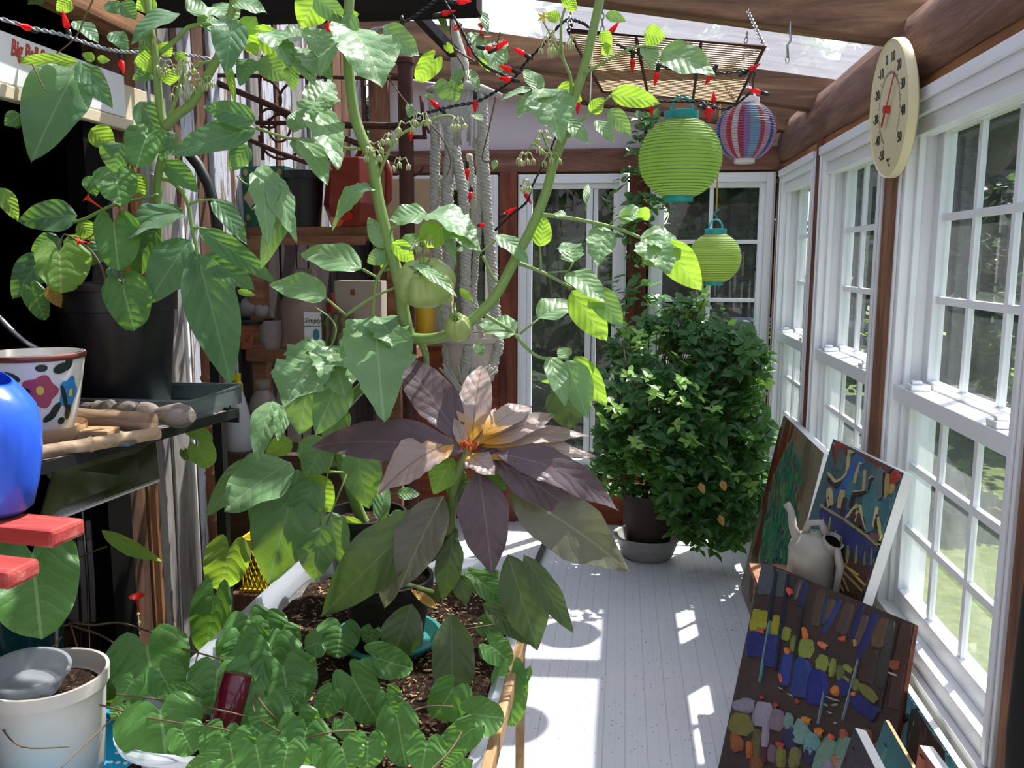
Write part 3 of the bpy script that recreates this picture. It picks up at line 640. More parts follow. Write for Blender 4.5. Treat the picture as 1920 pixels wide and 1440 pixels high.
iron('brace',[(395,150),(560,220),(640,256),(752,305)],.012); iron('brace',[(440,250),(520,285),(620,320)],.010)
def arc(cx,cy,rx,ry,a0,a1,n=18): return [(cx+rx*math.cos(math.radians(a0+(a1-a0)*i/n)),cy-ry*math.sin(math.radians(a0+(a1-a0)*i/n))) for i in range(n+1)]
for a in [arc(489,188,38,40,80,-70),arc(560,188,36,36,100,260),arc(524,240,20,26,0,360),arc(505,222,18,18,20,330),arc(528,254,42,44,180,330),arc(700,250,30,30,180,350),arc(782,262,24,36,200,20),arc(770,300,26,30,180,340)]: iron('scroll',a,.005)
iron('upright',[(790,180),(796,255)],.008); iron('lower_rail',[(775,257),(800,257)],.008)
# ------------------------------------------------------------------ shelves with pots, between headboard and barn wall
def shelf(name,label,px0,px1,py,Y,dep,th,mat):
    a=at(px0,py,Y); c=at(px1,py,Y); z=(a.z+c.z)/2
    b=MB(); b.box((max(a.x,LX+.0),Y,z-th),(c.x,Y+dep,z))
    return single(name,b,mat,label,'shelf',((a.x+c.x)/2,Y,z-th),bevel=.004),z
_,z1=shelf('wall_shelf','upper brown wooden shelf holding the red watering can',330,705,425,3.36,.26,.05,M['shelf'])
b=MB(); b.bar(V((-1.49,3.34,z1-.055)),V((-1.02,3.34,z1-.055)),.03,.035); single('shelf_rail',b,M['shelf'],'thin wooden rail under the upper shelf front','rail',(-1.2,3.34,z1-.07))
_,z2=shelf('wall_shelf','lower brown wooden shelf holding the juice jug and clay pot',380,760,657,3.30,.30,.05,M['shelf'])
b=MB(); b.box((-1.5,3.32,0),(-1.44,3.38,z1-.05)); b.box((-.98,3.52,0),(-.93,3.57,z1-.05)); single('shelf_upright',b,M['shelf'],'dark timber uprights carrying the two wall shelves','upright',(-1.2,3.4,0))
# square green plant tin with a fir tree
o=at(490,418,3.38); o.z=z1; w=.105; h=at(490,312,3.38).z-z1
rt=thing('painted_tin','square green tin painted with a fir tree in a tan diamond','tin',o)
GR=mat_plain('green_enamel','#1d5a46',.4,0,.5,.15,12,.1); TAN=mat_plain('tan_enamel','#c2a184',.5); GOLD=mat_plain('olive_gold','#8f8a48',.5)
b=MB(); tw=w*1.06
b.add([o+V((-w*.92,0,0)),o+V((w*.92,0,0)),o+V((w*.92,.17,0)),o+V((-w*.92,.17,0)),o+V((-tw,-.012,h)),o+V((tw,-.012,h)),o+V((tw,.182,h)),o+V((-tw,.182,h)),
       o+V((-tw+.006,-.006,h)),o+V((tw-.006,-.006,h)),o+V((tw-.006,.176,h)),o+V((-tw+.006,.176,h)),o+V((-tw+.012,0,h-.05)),o+V((tw-.012,0,h-.05)),o+V((tw-.012,.17,h-.05)),o+V((-tw+.012,.17,h-.05))],
      [(3,2,1,0),(0,1,5,4),(1,2,6,5),(2,3,7,6),(3,0,4,7),(4,5,9,8),(5,6,10,9),(6,7,11,10),(7,4,8,11),(8,9,13,12),(9,10,14,13),(10,11,15,14),(11,8,12,15),(12,13,14,15)])
part('body',b,GR,rt)
def fz(z): return -.012*z/h-.0012
b=MB(); cz_=h*.48
dm=[o+V((sx*w*.66,fz(cz_+sz*h*.4),cz_+sz*h*.4)) for sx,sz in ((-1,0),(0,-1),(1,0),(0,1))]; b.poly(dm,.001,(0,-1,.06)); part('diamond',b,TAN,rt,label='tan diamond panel')
b=MB()
for i,(zz,ww) in enumerate([(.22,.44),(.32,.38),(.42,.30),(.52,.22),(.62,.13)]):
    z=h*zz+cz_*.0+h*.0; b.poly([o+V((-w*ww,fz(z)-.001,z)),o+V((0,fz(z+h*.04)-.001,z+h*.03)),o+V((w*ww,fz(z)-.001,z)),o+V((0,fz(z+h*.15)-.001,z+h*.17))],.001,(0,-1,.06))
b.poly([o+V((-w*.05,fz(h*.13)-.001,h*.13)),o+V((w*.05,fz(h*.13)-.001,h*.13)),o+V((w*.04,fz(h*.25)-.001,h*.25)),o+V((-w*.04,fz(h*.25)-.001,h*.25))],.0008,(0,-1,.06)); part('fir_tree',b,GR,rt,label='painted green fir tree')
b=MB()
for sx in (-1,1):
    for sz in (.12,.86):
        for a in (0,2.1,4.2):
            c=V((sx*w*.68+math.cos(a+.5)*.02,fz(h*sz)-.0006,h*sz+math.sin(a+.5)*.02)); b.lathe([(0,.001),(.013,.001),(.013,0)],o+c,12,axis=(0,-1,.06),fx=1,fy=.8)
part('leaf_motifs',b,GOLD,rt,label='olive leaf motifs in the corners')
# black nursery pot and red can on the shelf
o=at(573,420,3.42); o.z=z1; rt=thing('nursery_pot','empty black plastic plant pot between the green tin and red can','pot',o)
b=MB(); hh=at(573,322,3.42).z-z1; b.lathe([(0,0),(.062,0),(.078,hh-.03),(.086,hh-.03),(.087,hh),(.08,hh),(.07,hh-.05),(.06,.01),(0,.01)],o,24); part('body',b,M['black'],rt,smooth='auto')
o=at(664,428,3.44); o.z=z1; rt=thing('watering_can','translucent red faceted watering can on the upper shelf','watering can',o)
RED=plastic('terracotta_red_plastic','#8f3a2c',.3,.25); hh=at(664,298,3.44).z-z1
b=MB(); s=hh/.27; prof=[(.095,0),(.128,.09*s),(.118,.16*s),(.112,.262*s),(.108,.27*s),(.1,.262*s),(.1,.05)]
vs=[];n=6
b.lathe(prof,o,n,capb=True); part('body',b,RED,rt,bevel=.004)
b=MB(); b.lathe([(0,.004),(.022,.004),(.023,0)],o+V((-.0,-.108,.04)),18,axis=(0,-1,-.2),fx=.85,fy=1.35); part('window_spot',b,plastic('bright_red','#d83a20',.3,.4),rt,label='bright red oval')
b=MB(); b.tube([o+V((.09,0,hh-.02)),o+V((.135,0,hh-.0)),o+V((.15,0,hh-.06)),o+V((.145,0,hh-.16)),o+V((.11,0,hh-.2))],.016,10)
b.tube([o+V((.02,0,hh)),o+V((.035,0,hh+.04)),o+V((.09,0,hh+.03)),o+V((.1,0,hh-.03))],.013,10); part('handle',b,RED,rt,smooth=True)
# things behind: cardboard box and yellow jar on the far sill
o=at(795,400,4.85); o.z=at(795,418,4.85).z
b=MB(); b.box((o.x-.2,4.80,1.16),(o.x+.14,4.99,at(795,335,4.8).z)); single('cardboard_box',b,mat_plain('kraft_card','#a08a6a',.85),'tan cardboard box in front of the far left window','box',(o.x,4.9,1.16))
b=MB(); b.box((LX+.02,4.72,1.12),(-.74,5.04,1.158)); single('window_ledge',b,M['shelf'],'brown plank ledge below the far left window','ledge',(-1.1,4.9,1.12))
o=at(738,400,4.77); o.z=1.16; b=MB(); b.lathe([(0,0),(.05,0),(.055,.02),(.055,.16),(.045,.2),(.04,.24),(0,.24)],(-1.12,4.82,1.16),20); single('yellow_jar',b,plastic('yellow_plastic','#c9a21c',.4),'yellow plastic jar beside the cardboard box','jar',(-1.12,4.82,1.16),smooth='auto')
# lower shelf: jug with label, clay pot, black tray, cloth, box, textured pot
o=at(570,652,3.42); o.z=z2; rt=thing('juice_jug','clear plastic juice jug with a white label on the lower shelf','jug',o)
def clearp(name,c,al=.6):
    t=NT(name); tr=t.n('ShaderNodeBsdfTransparent'); tr.inputs[0].default_value=lin(c); p=t.pr(c,.15,0,.6); d=t.n('ShaderNodeBsdfTranslucent'); d.inputs[0].default_value=lin(c)
    return t.done(t.mixs(al,tr.outputs[0],t.mixs(.4,p,d.outputs[0])))
hh=at(570,505,3.42).z-z2
b=MB(); b.lathe([(0,0),(.094,0),(.1,.01),(.1,.14),(.097,.18),(.07,.225),(.04,.25),(.036,.27),(.036,.28)],o,32,fx=1,fy=.8); part('bottle',b,clearp('hazy_clear_plastic','#b8a69c',.55),rt,smooth='auto')
b=MB(); b.lathe([(.04,.268),(.04,hh),(.034,hh+.004),(0,hh+.004)],o,24,fx=1,fy=1); part('cap',b,clearp('clear_cap','#b8aca4',.7),rt,smooth='auto')
lc=o+V((.072,-.082,.092)); b=MB(); b.box(lc+V((-.036,-.002,-.07)),lc+V((.036,.002,.06))); part('label',b,mat_plain('paper_label','#dcd9de',.5),rt)
b=MB(); b.text('Simply',.027,lc+V((0,-.0025,.026)),(1,0,0),(0,0,1),(0,-1,0),shear=.25); b.text('Limonade Lemonade',.0082,lc+V((0,-.0025,.004)),(1,0,0),(0,0,1),(0,-1,0)); part('lettering',b,M['black'],rt)
b=MB(); b.lathe([(0,.001),(.018,.001),(.018,0)],lc+V((.014,-.0025,-.03)),14,axis=(0,-1,0),fx=1.3,fy=.8); part('emblem',b,mat_plain('teal_ink','#2f7f86',.5),rt)
o=at(460,652,3.36); o.z=z2; rt=thing('clay_pot','square terracotta pot with raised ornament on the lower shelf','pot',o)
TERRA=mat_plain('terracotta','#9a5a3c',.8,0,.2,.2,14,.25); hh=at(460,607,3.36).z-z2
b=MB(); b.lathe([(0,0),(.062,0),(.075,hh-.02),(.082,hh-.02),(.082,hh),(.07,hh),(.06,.02),(0,.02)],o,28); part('body',b,TERRA,rt,smooth='auto')
b=MB()
for a in range(8): b.sphere(o+V((.042+.012*math.cos(a*PI/4),-.058-.004*math.cos(a),.05+.012*math.sin(a*PI/4))),.006,8,6)
part('ornament',b,TERRA,rt,smooth=True)
o2=at(478,600,3.36); b=MB(); b.lathe([(0,0),(.09,.0),(.1,.012),(.1,.02),(.085,.012),(0,.01)],(o.x+.02,o.y,z2+hh+.002),24); single('black_saucer',b,M['black'],'glossy black saucer on top of the terracotta pot','saucer',(o.x+.02,o.y,z2+hh),smooth='auto')
b=MB(); q=V((o.x+.01,o.y,z2+hh+.022)); b.sphere(q+V((.005,0,.042)),.088,20,12,sc3=(1.0,.6,.52)); b.sphere(q+V((.075,-.02,.032)),.034,14,10); b.sphere(q+V((-.05,-.02,.07)),.04,14,10,sc3=(1,.6,.7)); single('garden_glove',b,mat_plain('grey_cloth','#857f7c',.9),'crumpled grey glove lying on the black saucer','glove',q,smooth=True)
o=at(508,650,3.36); o.z=z2; b=MB(); hh=at(508,600,3.36).z-z2; b.lathe([(0,0),(.04,0),(.05,.05),(.05,hh-.01),(.053,hh),(.046,hh),(.04,.02),(0,.02)],o,24); single('speckled_pot',b,mat_plain('speckled_glaze','#8d7f80',.5,0,.5,.5,40,.2),'small speckled grey pot right of the terracotta pot','pot',o,smooth='auto')
o=at(668,650,3.52); o.z=z2; hh=at(668,527,3.52).z-z2; rt=thing('storage_box','cream box with a small square mark behind the jug','box',o)
b=MB(); b.box(o+V((-.09,0,0)),o+V((.11,.1,hh))); part('body',b,mat_plain('cream_board','#b5aa9c',.6),rt,bevel=.003)
b=MB(); b.box(o+V((-.02,-.002,hh-.06)),o+V((.0,0,hh-.035))); part('mark',b,M['shelf'],rt)
o=at(630,652,3.40); o.z=z2; hh=at(630,588,3.40).z-z2; b=MB(); b.lathe([(0,0),(.06,0),(.07,.06),(.075,hh-.01),(.078,hh),(.07,hh),(.06,.02),(0,.02)],o,28)
t=NT('olive_carved_glaze'); wv=t.n('ShaderNodeTexWave'); wv.inputs['Scale'].default_value=9; wv.inputs['Distortion'].default_value=9; t.l(t.coord(),wv.inputs[0]); OL=t.done(t.pr(t.ramp(wv.outputs['Fac'],[(.2,'#3f3d2a'),(.8,'#6d6a48')]),.5,0,.5,t.bump(wv.outputs['Fac'],.5,.004)))
single('olive_pot',b,OL,'olive pot with swirling carved lines beside the jug','pot',o,smooth='auto')
o=at(560,560,3.5); o.z=z2; b=MB(); b.lathe([(0,0),(.03,0),(.03,.16),(.015,.2),(.015,.22),(0,.22)],(o.x+.14,3.53,z2),16); single('red_bottle',b,plastic('red_bottle_plastic','#a02a22',.4),'thin red bottle between the jug and the cream box','bottle',(o.x+.14,3.53,z2),smooth='auto')
# ------------------------------------------------------------------ bottles lower down
b=MB(); b.box((-1.5,3.06,0),(-.95,3.3,.86)); b2=MB()
single('storage_chest',b,mat_wood('chest_wood','#2a1c14','#4a3526','#6a4c36','X',7),'dark wooden chest carrying the spray bottle','chest',(-1.2,3.18,0),bevel=.006)
o=at(452,868,3.13); o.z=.86; zt=at(452,700,3.13).z; rt=thing('spray_bottle','white conical spray bottle with yellow nozzle','bottle',o)
hh=zt-.86
b=MB(); b.lathe([(0,0),(.05,0),(.054,.01),(.05,hh*.35),(.026,hh*.68),(.018,hh*.78),(.017,hh*.8)],o,24); part('bottle',b,plastic('milky_plastic','#c9c9cf',.4,.2),rt,smooth='auto')
b=MB(); b.lathe([(.02,hh*.76),(.02,hh*.86),(.013,hh*.9),(.014,hh),(0,hh)],o,16); b.bar(o+V((.0,0,hh*.95)),o+V((0,-.05,hh*.96)),.016,.018); b.bar(o+V((0,-.02,hh*.9)),o+V((0,-.05,hh*.8)),.008,.006); part('nozzle',b,plastic('yellow_green_plastic','#b9b21c',.4),rt,label='yellow nozzle')
o=at(498,868,3.2); o.z=.86; b=MB(); hh=at(500,712,3.2).z-.86; b.lathe([(0,0),(.055,0),(.06,.02),(.06,hh*.6),(.045,hh*.75),(.024,hh*.85),(.024,hh-.03),(.03,hh-.03),(.03,hh),(0,hh)],o,24); single('milk_jug',b,clearp('beige_clear_plastic','#a89c92',.8),'beige plastic jug right of the spray bottle','jug',o,smooth='auto')
# yellow crate
o=at(445,1020,2.95); rt=thing('yellow_basket','yellow plastic lattice basket low behind the tote','basket',(o.x,o.y,.5))
b=MB(); x,y,z=-1.36,2.83,.5; YP=plastic('yellow_lattice_plastic','#c9b02a',.4); zt=at(450,1000,2.9).z
b.box((x,y,zt-.03),(x+.24,y+.01,zt)); b.box((x,y+.17,zt-.03),(x+.24,y+.18,zt)); b.box((x,y+.01,zt-.03),(x+.01,y+.17,zt)); b.box((x+.23,y+.01,zt-.03),(x+.24,y+.17,zt)); b.box((x,y,.4),(x+.24,y+.18,.41))
part('rim',b,YP,rt); b=MB()
for i in range(13):
    a=x+.01+.22*i/12; b.bar((a,y+.005,.41),(min(x+.235,a+.06),y+.005,zt-.03),.005,.005); b.bar((a,y+.005,.41),(max(x+.005,a-.06),y+.005,zt-.03),.005,.005)
part('lattice',b,YP,rt)
b=MB(); b.box((-1.385,2.8,0),(-1.1,3.04,.399)); single('wooden_crate',b,M['brown'],'brown wooden crate under the yellow basket','crate',(-1.3,2.9,0))
# small roof hardware
h0=at(1481,58,3.04); b=MB(); b.tube([h0+V((0,0,.03)),h0,h0+V((.004,0,-.03)),h0+V((-.006,0,-.045)),h0+V((-.002,0,-.085))],.004,6); b.tube([h0+V((-.004,0,-.09)) + V((math.cos(a)*.006,0,math.sin(a)*.012)) for a in [2*PI*k/10 for k in range(10)]],.0015,5,closed=True)
single('screw_hook',b,M['steel'],'small metal hook screwed under the front rafter right of the rack','hook',h0,smooth=True)
b=MB(); b.bar(at(768,12,2.75),at(852,100,2.95),.03,.03); single('diagonal_bar',b,M['black'],'dark diagonal bar under the roof above the macrame hanger','bar',at(810,55,2.85))
# ------------------------------------------------------------------ metal shelf unit at the left and what stands on it
SZ=1.2
rt=thing('metal_shelf_unit','black metal shelf unit along the left wall with a loose glass pane below','shelf unit',(-1.25,1.8,0))
b=MB(); A=onZ(412,775,SZ-.01); Bp=onZ(60,862,SZ-.01); dirv=(Bp-A).normalized(); Ae=V((-1.03,2.18,SZ)); Be=Ae+V((-.16,-1.0,0))
fr=V((.16,1,0)).normalized()
b.bar(Ae+V((0,0,-.012)),Be+V((0,0,-.012)),.006,.024); b.bar(Ae+V((-.44,.08,-.02)),Be+V((-.34,.08,-.02)),.006,.04); b.bar(Ae+V((0,0,-.02)),Ae+V((-.44,.08,-.02)),.006,.04)
part('shelf_frame',b,M['black'],rt)
b=MB(); b.add([Ae+V((-.005,-.005,-.008)),Ae+V((-.44,.07,-.008)),Be+V((-.33,.07,-.008)),Be+V((-.005,0,-.008)),Ae+V((-.005,-.005,-.02)),Ae+V((-.44,.07,-.02)),Be+V((-.33,.07,-.02)),Be+V((-.005,0,-.02))],[(0,1,2,3),(7,6,5,4),(0,4,5,1),(1,5,6,2),(2,6,7,3),(3,7,4,0)])
part('shelf_board',b,M['grey'],rt)
b=MB(); up=V((-1.262,2.53,0)); b.bar(up,up+V((0,0,1.285)),.03,.03,up=(1,0,0)); b.bar(Ae+V((-.02,.01,-.02)),up+V((0,0,SZ-.02)),.006,.04); part('upright',b,M['black'],rt)
b=MB(); b.bar(Be+V((-.16,-.02,-1.2)),Be+V((-.16,-.02,-.03)),.03,.03,up=(1,0,0)); part('upright',b,M['black'],rt)
GP=[at(70,985,1.62),at(296,900,2.08),at(288,826,2.16),at(100,876,1.72)]
t=NT('murky_glass'); v=t.coord(); n=t.noise(v,5,5); MG=t.done(t.pr(t.ramp(n,[(.3,'#34341e'),(.6,'#57553a'),(.8,'#77755a')]),.12,0,.6))
b=MB(); n_=(GP[1]-GP[0]).cross(GP[3]-GP[0]).normalized(); b.poly(GP,.006,n_); part('glass_pane',b,MG,rt,label='murky olive glass pane')
b=MB(); b.bar(GP[0],GP[1],.01,.008); part('pane_edge',b,M['white_paint'],rt,label='pale pane edge')
# tray
TRM=mat_plain('grey_green_metal','#6f7c7c',.4,.5,.5,.1,9,.05)
b=MB(); x0,x1,y0,y1,z=-1.5,-1.075,2.0,2.3,SZ-.006; 
b.box((x0,y0,z),(x1,y1,z+.006)); b.box((x0,y0,z+.006),(x1,y0+.004,z+.05)); b.box((x0,y1-.004,z+.006),(x1,y1,z+.05)); b.box((x0,y0+.004,z+.006),(x0+.004,y1-.004,z+.05)); b.box((x1-.004,y0+.004,z+.006),(x1,y1-.004,z+.05))
b.tube([(x0,y0,z+.05),(x1,y0,z+.05),(x1,y1,z+.05),(x0,y1,z+.05)],.006,6,closed=True)
single('metal_tray',b,TRM,'shallow grey metal tray under the big black pot','tray',(-1.3,2.1,z))
# turned posts and bamboo cane lying on the shelf
GW=mat_wood('turned_grey_wood','#4d463f','#857a6e','#b3a698','X',9,.8,.6); TW=mat_wood('turned_tan_wood','#5d4836','#9a7e62','#cbb090','X',9,.8,.5); BAM=mat_wood('bamboo_cane_wood','#7a6448','#ab9270','#d6c3a0','X',9,.6,.2)
def turned(p,q,prof,mat,name,label,cat):
    p,q=V(p),V(q); L=(q-p).length; b=MB(); b.lathe([(r,z*L) for r,z in prof],p,20,axis=q-p,capb=True,capt=True)
    return single(name,b,mat,label,cat,(p+q)/2,smooth='auto')
z=SZ+.016
p=onZ(130,757,z+.03); q=onZ(386,772,z+.012)
turned((-1.42,1.965,z+.012),(q.x,1.90,z+.012),[(.02,0),(.02,.3),(.026,.33),(.024,.36),(.03,.42),(.018,.46),(.027,.5),(.03,.55),(.027,.6),(.019,.62),(.03,.66),(.026,.72),(.016,.76),(.024,.82),(.031,.9),(.027,.96),(.014,1)],GW,'turned_spindle','grey turned wooden spindle with a bulbous end, farther one on the shelf','spindle')
p=onZ(120,778,z+.01); q=onZ(322,782,z+.01)
turned((p.x,1.84,z+.01),(q.x-.01,1.83,z+.01),[(.026,0),(.027,.3),(.024,.45),(.026,.6),(.023,.7),(.024,.85),(.021,.9),(.023,.92),(.023,1)],TW,'turned_spindle','tan wooden stick with a round drilled end, nearer one on the shelf','spindle')
p=onZ(92,846,SZ+.012); q=onZ(297,812,SZ+.012)
turned(p+(p-q)*.15,q,[(.015,0),(.0145,.42),(.017,.44),(.0145,.46),(.014,1)],BAM,'bamboo_cane','pale bamboo cane on the front edge of the black shelf','cane')
b=MB(); b.obox(V((-1.2,1.745,SZ+.012)),V((.075,.01,0)),V((-.004,.03,0)),V((0,0,.012))); single('wood_block',b,M['lightwood'],'pale wood block lying under the flowered pot','block',(-1.2,1.74,SZ),bevel=.003)
b=MB(); b.obox(V((-1.12,1.70,SZ+.003)),V((.07,.004,0)),V((0,.016,0)),V((0,0,.003))); single('metal_strap',b,TRM,'flat grey metal strap with screw holes on the shelf','strap',(-1.12,1.68,SZ))
# flowered ceramic pot
o=at(62,660,1.72); zr_=o.z; o.z=SZ+.026; h=zr_-o.z
rt=thing('flower_pot','white ceramic pot painted with pink and blue flowers and brown rim','pot',o)
CER=mat_plain('white_glaze','#dedbd2',.2,0,.6,.05,5,.03)
def cr(z): return .072+.032*(z/h)**.8
b=MB(); b.lathe([(0,0),(.07,0)]+[(cr(h*k/8),h*k/8) for k in range(1,9)]+[(cr(h)-.008,h),(cr(h)-.014,h-.03),(.064,.01),(0,.01)],o,40); part('body',b,CER,rt,smooth='auto')
b=MB(); b.lathe([(cr(h)-.004,h+.001),(cr(h)+.0015,h-.002),(cr(h)+.001,h-.012),(cr(h)-.001,h-.013)],o,40); part('rim_band',b,mat_plain('brown_glaze','#6a2f22',.3),rt,label='brown rim band',smooth=True)
def onpot(ax,zz,pts,m,b,lift=.0008):
    n=len(pts); out=[]
    for s in (0,.25,.5,.75,1):
        for (u,w_) in (pts if s else pts[:1]):
            a=ax+u*s/.1; z=zz+w_*s; r=cr(max(z,0))+lift; out.append(o+V((r*math.sin(a),-r*math.cos(a),z)))
    fs=[(0,1+i,1+(i+1)%n) for i in range(n)]
    for k in range(3): fs+=[(1+k*n+i,1+(k+1)*n+i,1+(k+1)*n+(i+1)%n,1+k*n+(i+1)%n) for i in range(n)]
    b.add(out,fs,m)
def blob(rx,rz,n=18,pet=0,amp=0,rot=0): return [((rx*(1+amp*math.cos(pet*t)))*math.cos(t)*math.cos(rot)-(rz*(1+amp*math.cos(pet*t)))*math.sin(t)*math.sin(rot),(rx*(1+amp*math.cos(pet*t)))*math.cos(t)*math.sin(rot)+(rz*(1+amp*math.cos(pet*t)))*math.sin(t)*math.cos(rot)) for t in [2*PI*k/n for k in range(n)]]
b=MB(); ca=.42
onpot(ca+.3,h*.55,blob(.036,.034,40,5,.12),0,b); onpot(ca+.3,h*.57,blob(.008,.01),1,b,.0014); part('pink_flower',b,[mat_plain('pink_glaze','#a8435a',.3),mat_plain('yellow_glaze','#d9c24a',.3)],rt)
b=MB(); onpot(ca+.98,h*.5,blob(.026,.034,40,5,.12),0,b); onpot(ca+1.02,h*.5,blob(.006,.009),1,b,.0014); part('blue_flower',b,[mat_plain('blue_glaze','#2f86c0',.3),mat_plain('yellow_glaze','#d9c24a',.3)],rt)
b=MB()
for a,zz,rx,rz,ro in [(-.25,.75,.02,.009,-.4),(-.1,.55,.022,.010,.2),(.05,.36,.02,.01,.5),(.75,.83,.018,.011,.3),(.92,.88,.016,.01,1.2),(.62,.3,.02,.009,.9),(.5,.22,.02,.008,.5),(.98,.25,.018,.009,1.5),(.85,.45,.006,.03,.3),(.8,.15,.01,.008,0),(.35,.85,.012,.008,0),(-.5,.4,.02,.01,.3),(-.45,.7,.02,.01,-.6)]: onpot(ca+a,h*zz,blob(rx,rz,14,0,0,ro),0,b,.0011)
part('painted_leaves',b,mat_plain('dark_green_glaze','#1d2c24',.3),rt)
b=MB(); b.lathe([(0,0),(.088,0),(.098,.012),(.098,.0),(.09,-.018),(0,-.018)],o+V((0,0,-.001)),28); single('pot_saucer',b,M['lightwood'],'round pale saucer under the flowered ceramic pot','saucer',o-V((0,0,.02)),smooth='auto')
# blue bucket on red slats
BL=plastic('cobalt_plastic','#3467ea',.22); zb=1.128; o=at(-22,900,1.42); o.z=zb
rt=thing('blue_jug','cobalt blue plastic jug with open top at the left edge','jug',o)
b=MB(); b.lathe([(0,0),(.06,0),(.075,.012),(.088,.06),(.097,.12),(.099,.16),(.092,.205),(.076,.24),(.058,.262),(.052,.264),(.055,.258),(.072,.235),(.086,.2),(.09,.15),(.08,.05),(.05,.012),(0,.012)],o,44,fy=.9)
for i,p_ in enumerate(b.v):
    dz=p_.z-zb
    if dz>.2: p_.z-=max(0,(p_.x-o.x))*.35*(dz-.2)/.06
part('body',b,BL,rt,smooth=True)
rt=thing('red_slat_table','red painted slatted wooden table at the left edge with worn slat ends','table',(-1.2,1.35,0))
RW=mat_wood('red_painted_wood','#8f3430','#b94a44','#d88a80','X',8,.6,.6)
e1=at(138,1013,1.40); 
b=MB(); b.bar(V((-1.75,1.47,1.11)),V((e1.x,1.39,1.105)),.085,.034); part('slat',b,RW,rt,bevel=.008)
e2=at(44,1052,1.26); b=MB(); b.bar(V((-1.75,1.30,1.107)),V((e2.x,1.262,1.075)),.075,.032); part('slat',b,RW,rt,bevel=.008)
b=MB(); b.box((-1.6,1.2,0),(-1.55,1.25,1.06)); b.box((-1.6,1.2,1.03),(-1.5,1.55,1.062)); part('leg',b,RW,rt); b=MB(); b.box((-1.6,1.5,0),(-1.55,1.55,1.03)); part('leg',b,RW,rt)
# ------------------------------------------------------------------ poles and hoses by the left wall
b=MB(); p=onX(346,540,-1.44); q=V((-1.44,p.y,0)); b.tube([(-1.44,p.y,0),(-1.44,p.y,1.75)],.009,8); single('white_pipe',b,M['white_paint'],'thin white pipe standing against the barn wall','pipe',(-1.44,p.y,0),smooth=True)
p=onX(388,700,-1.42); b=MB(); pr=[]; H=1.35
for k in range(9): z=H*k/8; pr+=[(.019,max(0,z-.012)),(.0235,z),(.019,z+.012)]
b.lathe(pr,(-1.42,p.y,0.012),14); single('bamboo_pole',b,mat_wood('brown_bamboo','#3f2418','#7a4c34','#a06c4c','Z',8,.6,.3),'brown bamboo pole upright beside the black shelf post','pole',(-1.42,p.y,0),smooth='auto')
b=MB(); pts=[at(x,y,2.9-.0*i) for i,(x,y) in enumerate([(335,270),(352,285),(372,310),(390,345),(402,385),(408,425),(407,470)])]; b.tube(pts,[.02]*7,8); single('black_hose',b,M['black'],'curved black hose hanging on the barn wall behind the tomato stems','hose',pts[0],smooth=True)
b=MB(); pts=[at(x,y,1.95) for x,y in [(-30,575),(0,597),(20,618),(45,640),(72,655)]]; b.tube(pts,.007,8); single('grey_cable',b,M['steel'],'grey cable curving above the flowered pot','cable',pts[-1],smooth=True)
for i,(x,r) in enumerate([(133,.004),(150,.005),(166,.004),(212,.012)]):
    p=at(x,940,2.3+i*.03); b=MB(); b.tube([(p.x-.02,p.y,.02),(p.x,p.y+.01,.6),(p.x+.005,p.y,1.1)],r,7)
    single('metal_rod',b,M['black'] if i!=1 else M['steel'],['thin black rod standing left of the pale rod','pale metal rod among the black rods','slim black rod right of the pale rod','thick black bar beside the brown boards'][i],'rod',(p.x,p.y,0),smooth=True)
b=MB(); o=at(200,1110,2.75); b.lathe([(0,0),(.11,0),(.125,.28),(.132,.28),(.132,.31),(.12,.31),(.11,.02),(0,.02)],(o.x-.05,2.78,.32),28); single('white_tub',b,WHT,'white tub in the dark bay behind the rods','tub',(o.x-.05,2.78,.32),smooth='auto')
b=MB(); b.box((o.x-.3,2.6,0),(o.x+.08,2.95,.319)); single('wooden_crate',b,M['brown'],'wooden crate under the white tub in the dark bay','crate',(o.x-.1,2.78,0))
# ------------------------------------------------------------------ translucent tote with soil
TP=NT('translucent_tote_plastic'); _tr=TP.n('ShaderNodeBsdfTransparent'); _tr.inputs[0].default_value=(.9,.92,.95,1); _tl=TP.n('ShaderNodeBsdfTranslucent'); _tl.inputs[0].default_value=(.85,.88,.92,1)
TPM=TP.done(TP.mixs(.7,_tr.outputs[0],TP.mixs(.45,TP.pr('#d8dde4',.25,0,.6),_tl.outputs[0])))
def rrect(x0,x1,y0,y1,r,z,n=8):
    out=[]
    for cx_,cy_,a0 in ((x1-r,y0+r,-90),(x1-r,y1-r,0),(x0+r,y1-r,90),(x0+r,y0+r,180)):
        for k in range(n+1): a=math.radians(a0+90*k/n); out.append(V((cx_+r*math.cos(a),cy_+r*math.sin(a),z)))
    return out
TX0,TX1,TY0,TY1=-1.06,-.265,1.50,2.74
rt=thing('plastic_tote','wide translucent plastic tote filled with soil as a planter','planter',(-.68,2.1,.2))
rings=[(.10,.2,.11),(.09,.21,.11),(.03,.55,.12),(.03,.575,.12),(-.0,.58,.13),(-.005,.6,.13),(.012,.603,.12),(.03,.58,.11),(.035,.54,.11)]
b=MB(); R_=[rrect(TX0+i,TX1-i,TY0+i,TY1-i,r,z) for i,z,r in rings]; n=len(R_[0])
vs=[p for r in R_ for p in r]; fs=[]
for i in range(len(R_)-1):
    for j in range(n): fs.append((i*n+j,i*n+(j+1)%n,(i+1)*n+(j+1)%n,(i+1)*n+j))
fs.append(tuple(range(n-1,-1,-1))); b.add(vs,fs); part('tub',b,TPM,rt,smooth='auto')
t=NT('potting_soil'); v=t.coord(); n1=t.noise(v,45,8,.8); n2=t.voro(v,70); n3=t.noise(v,6,3)
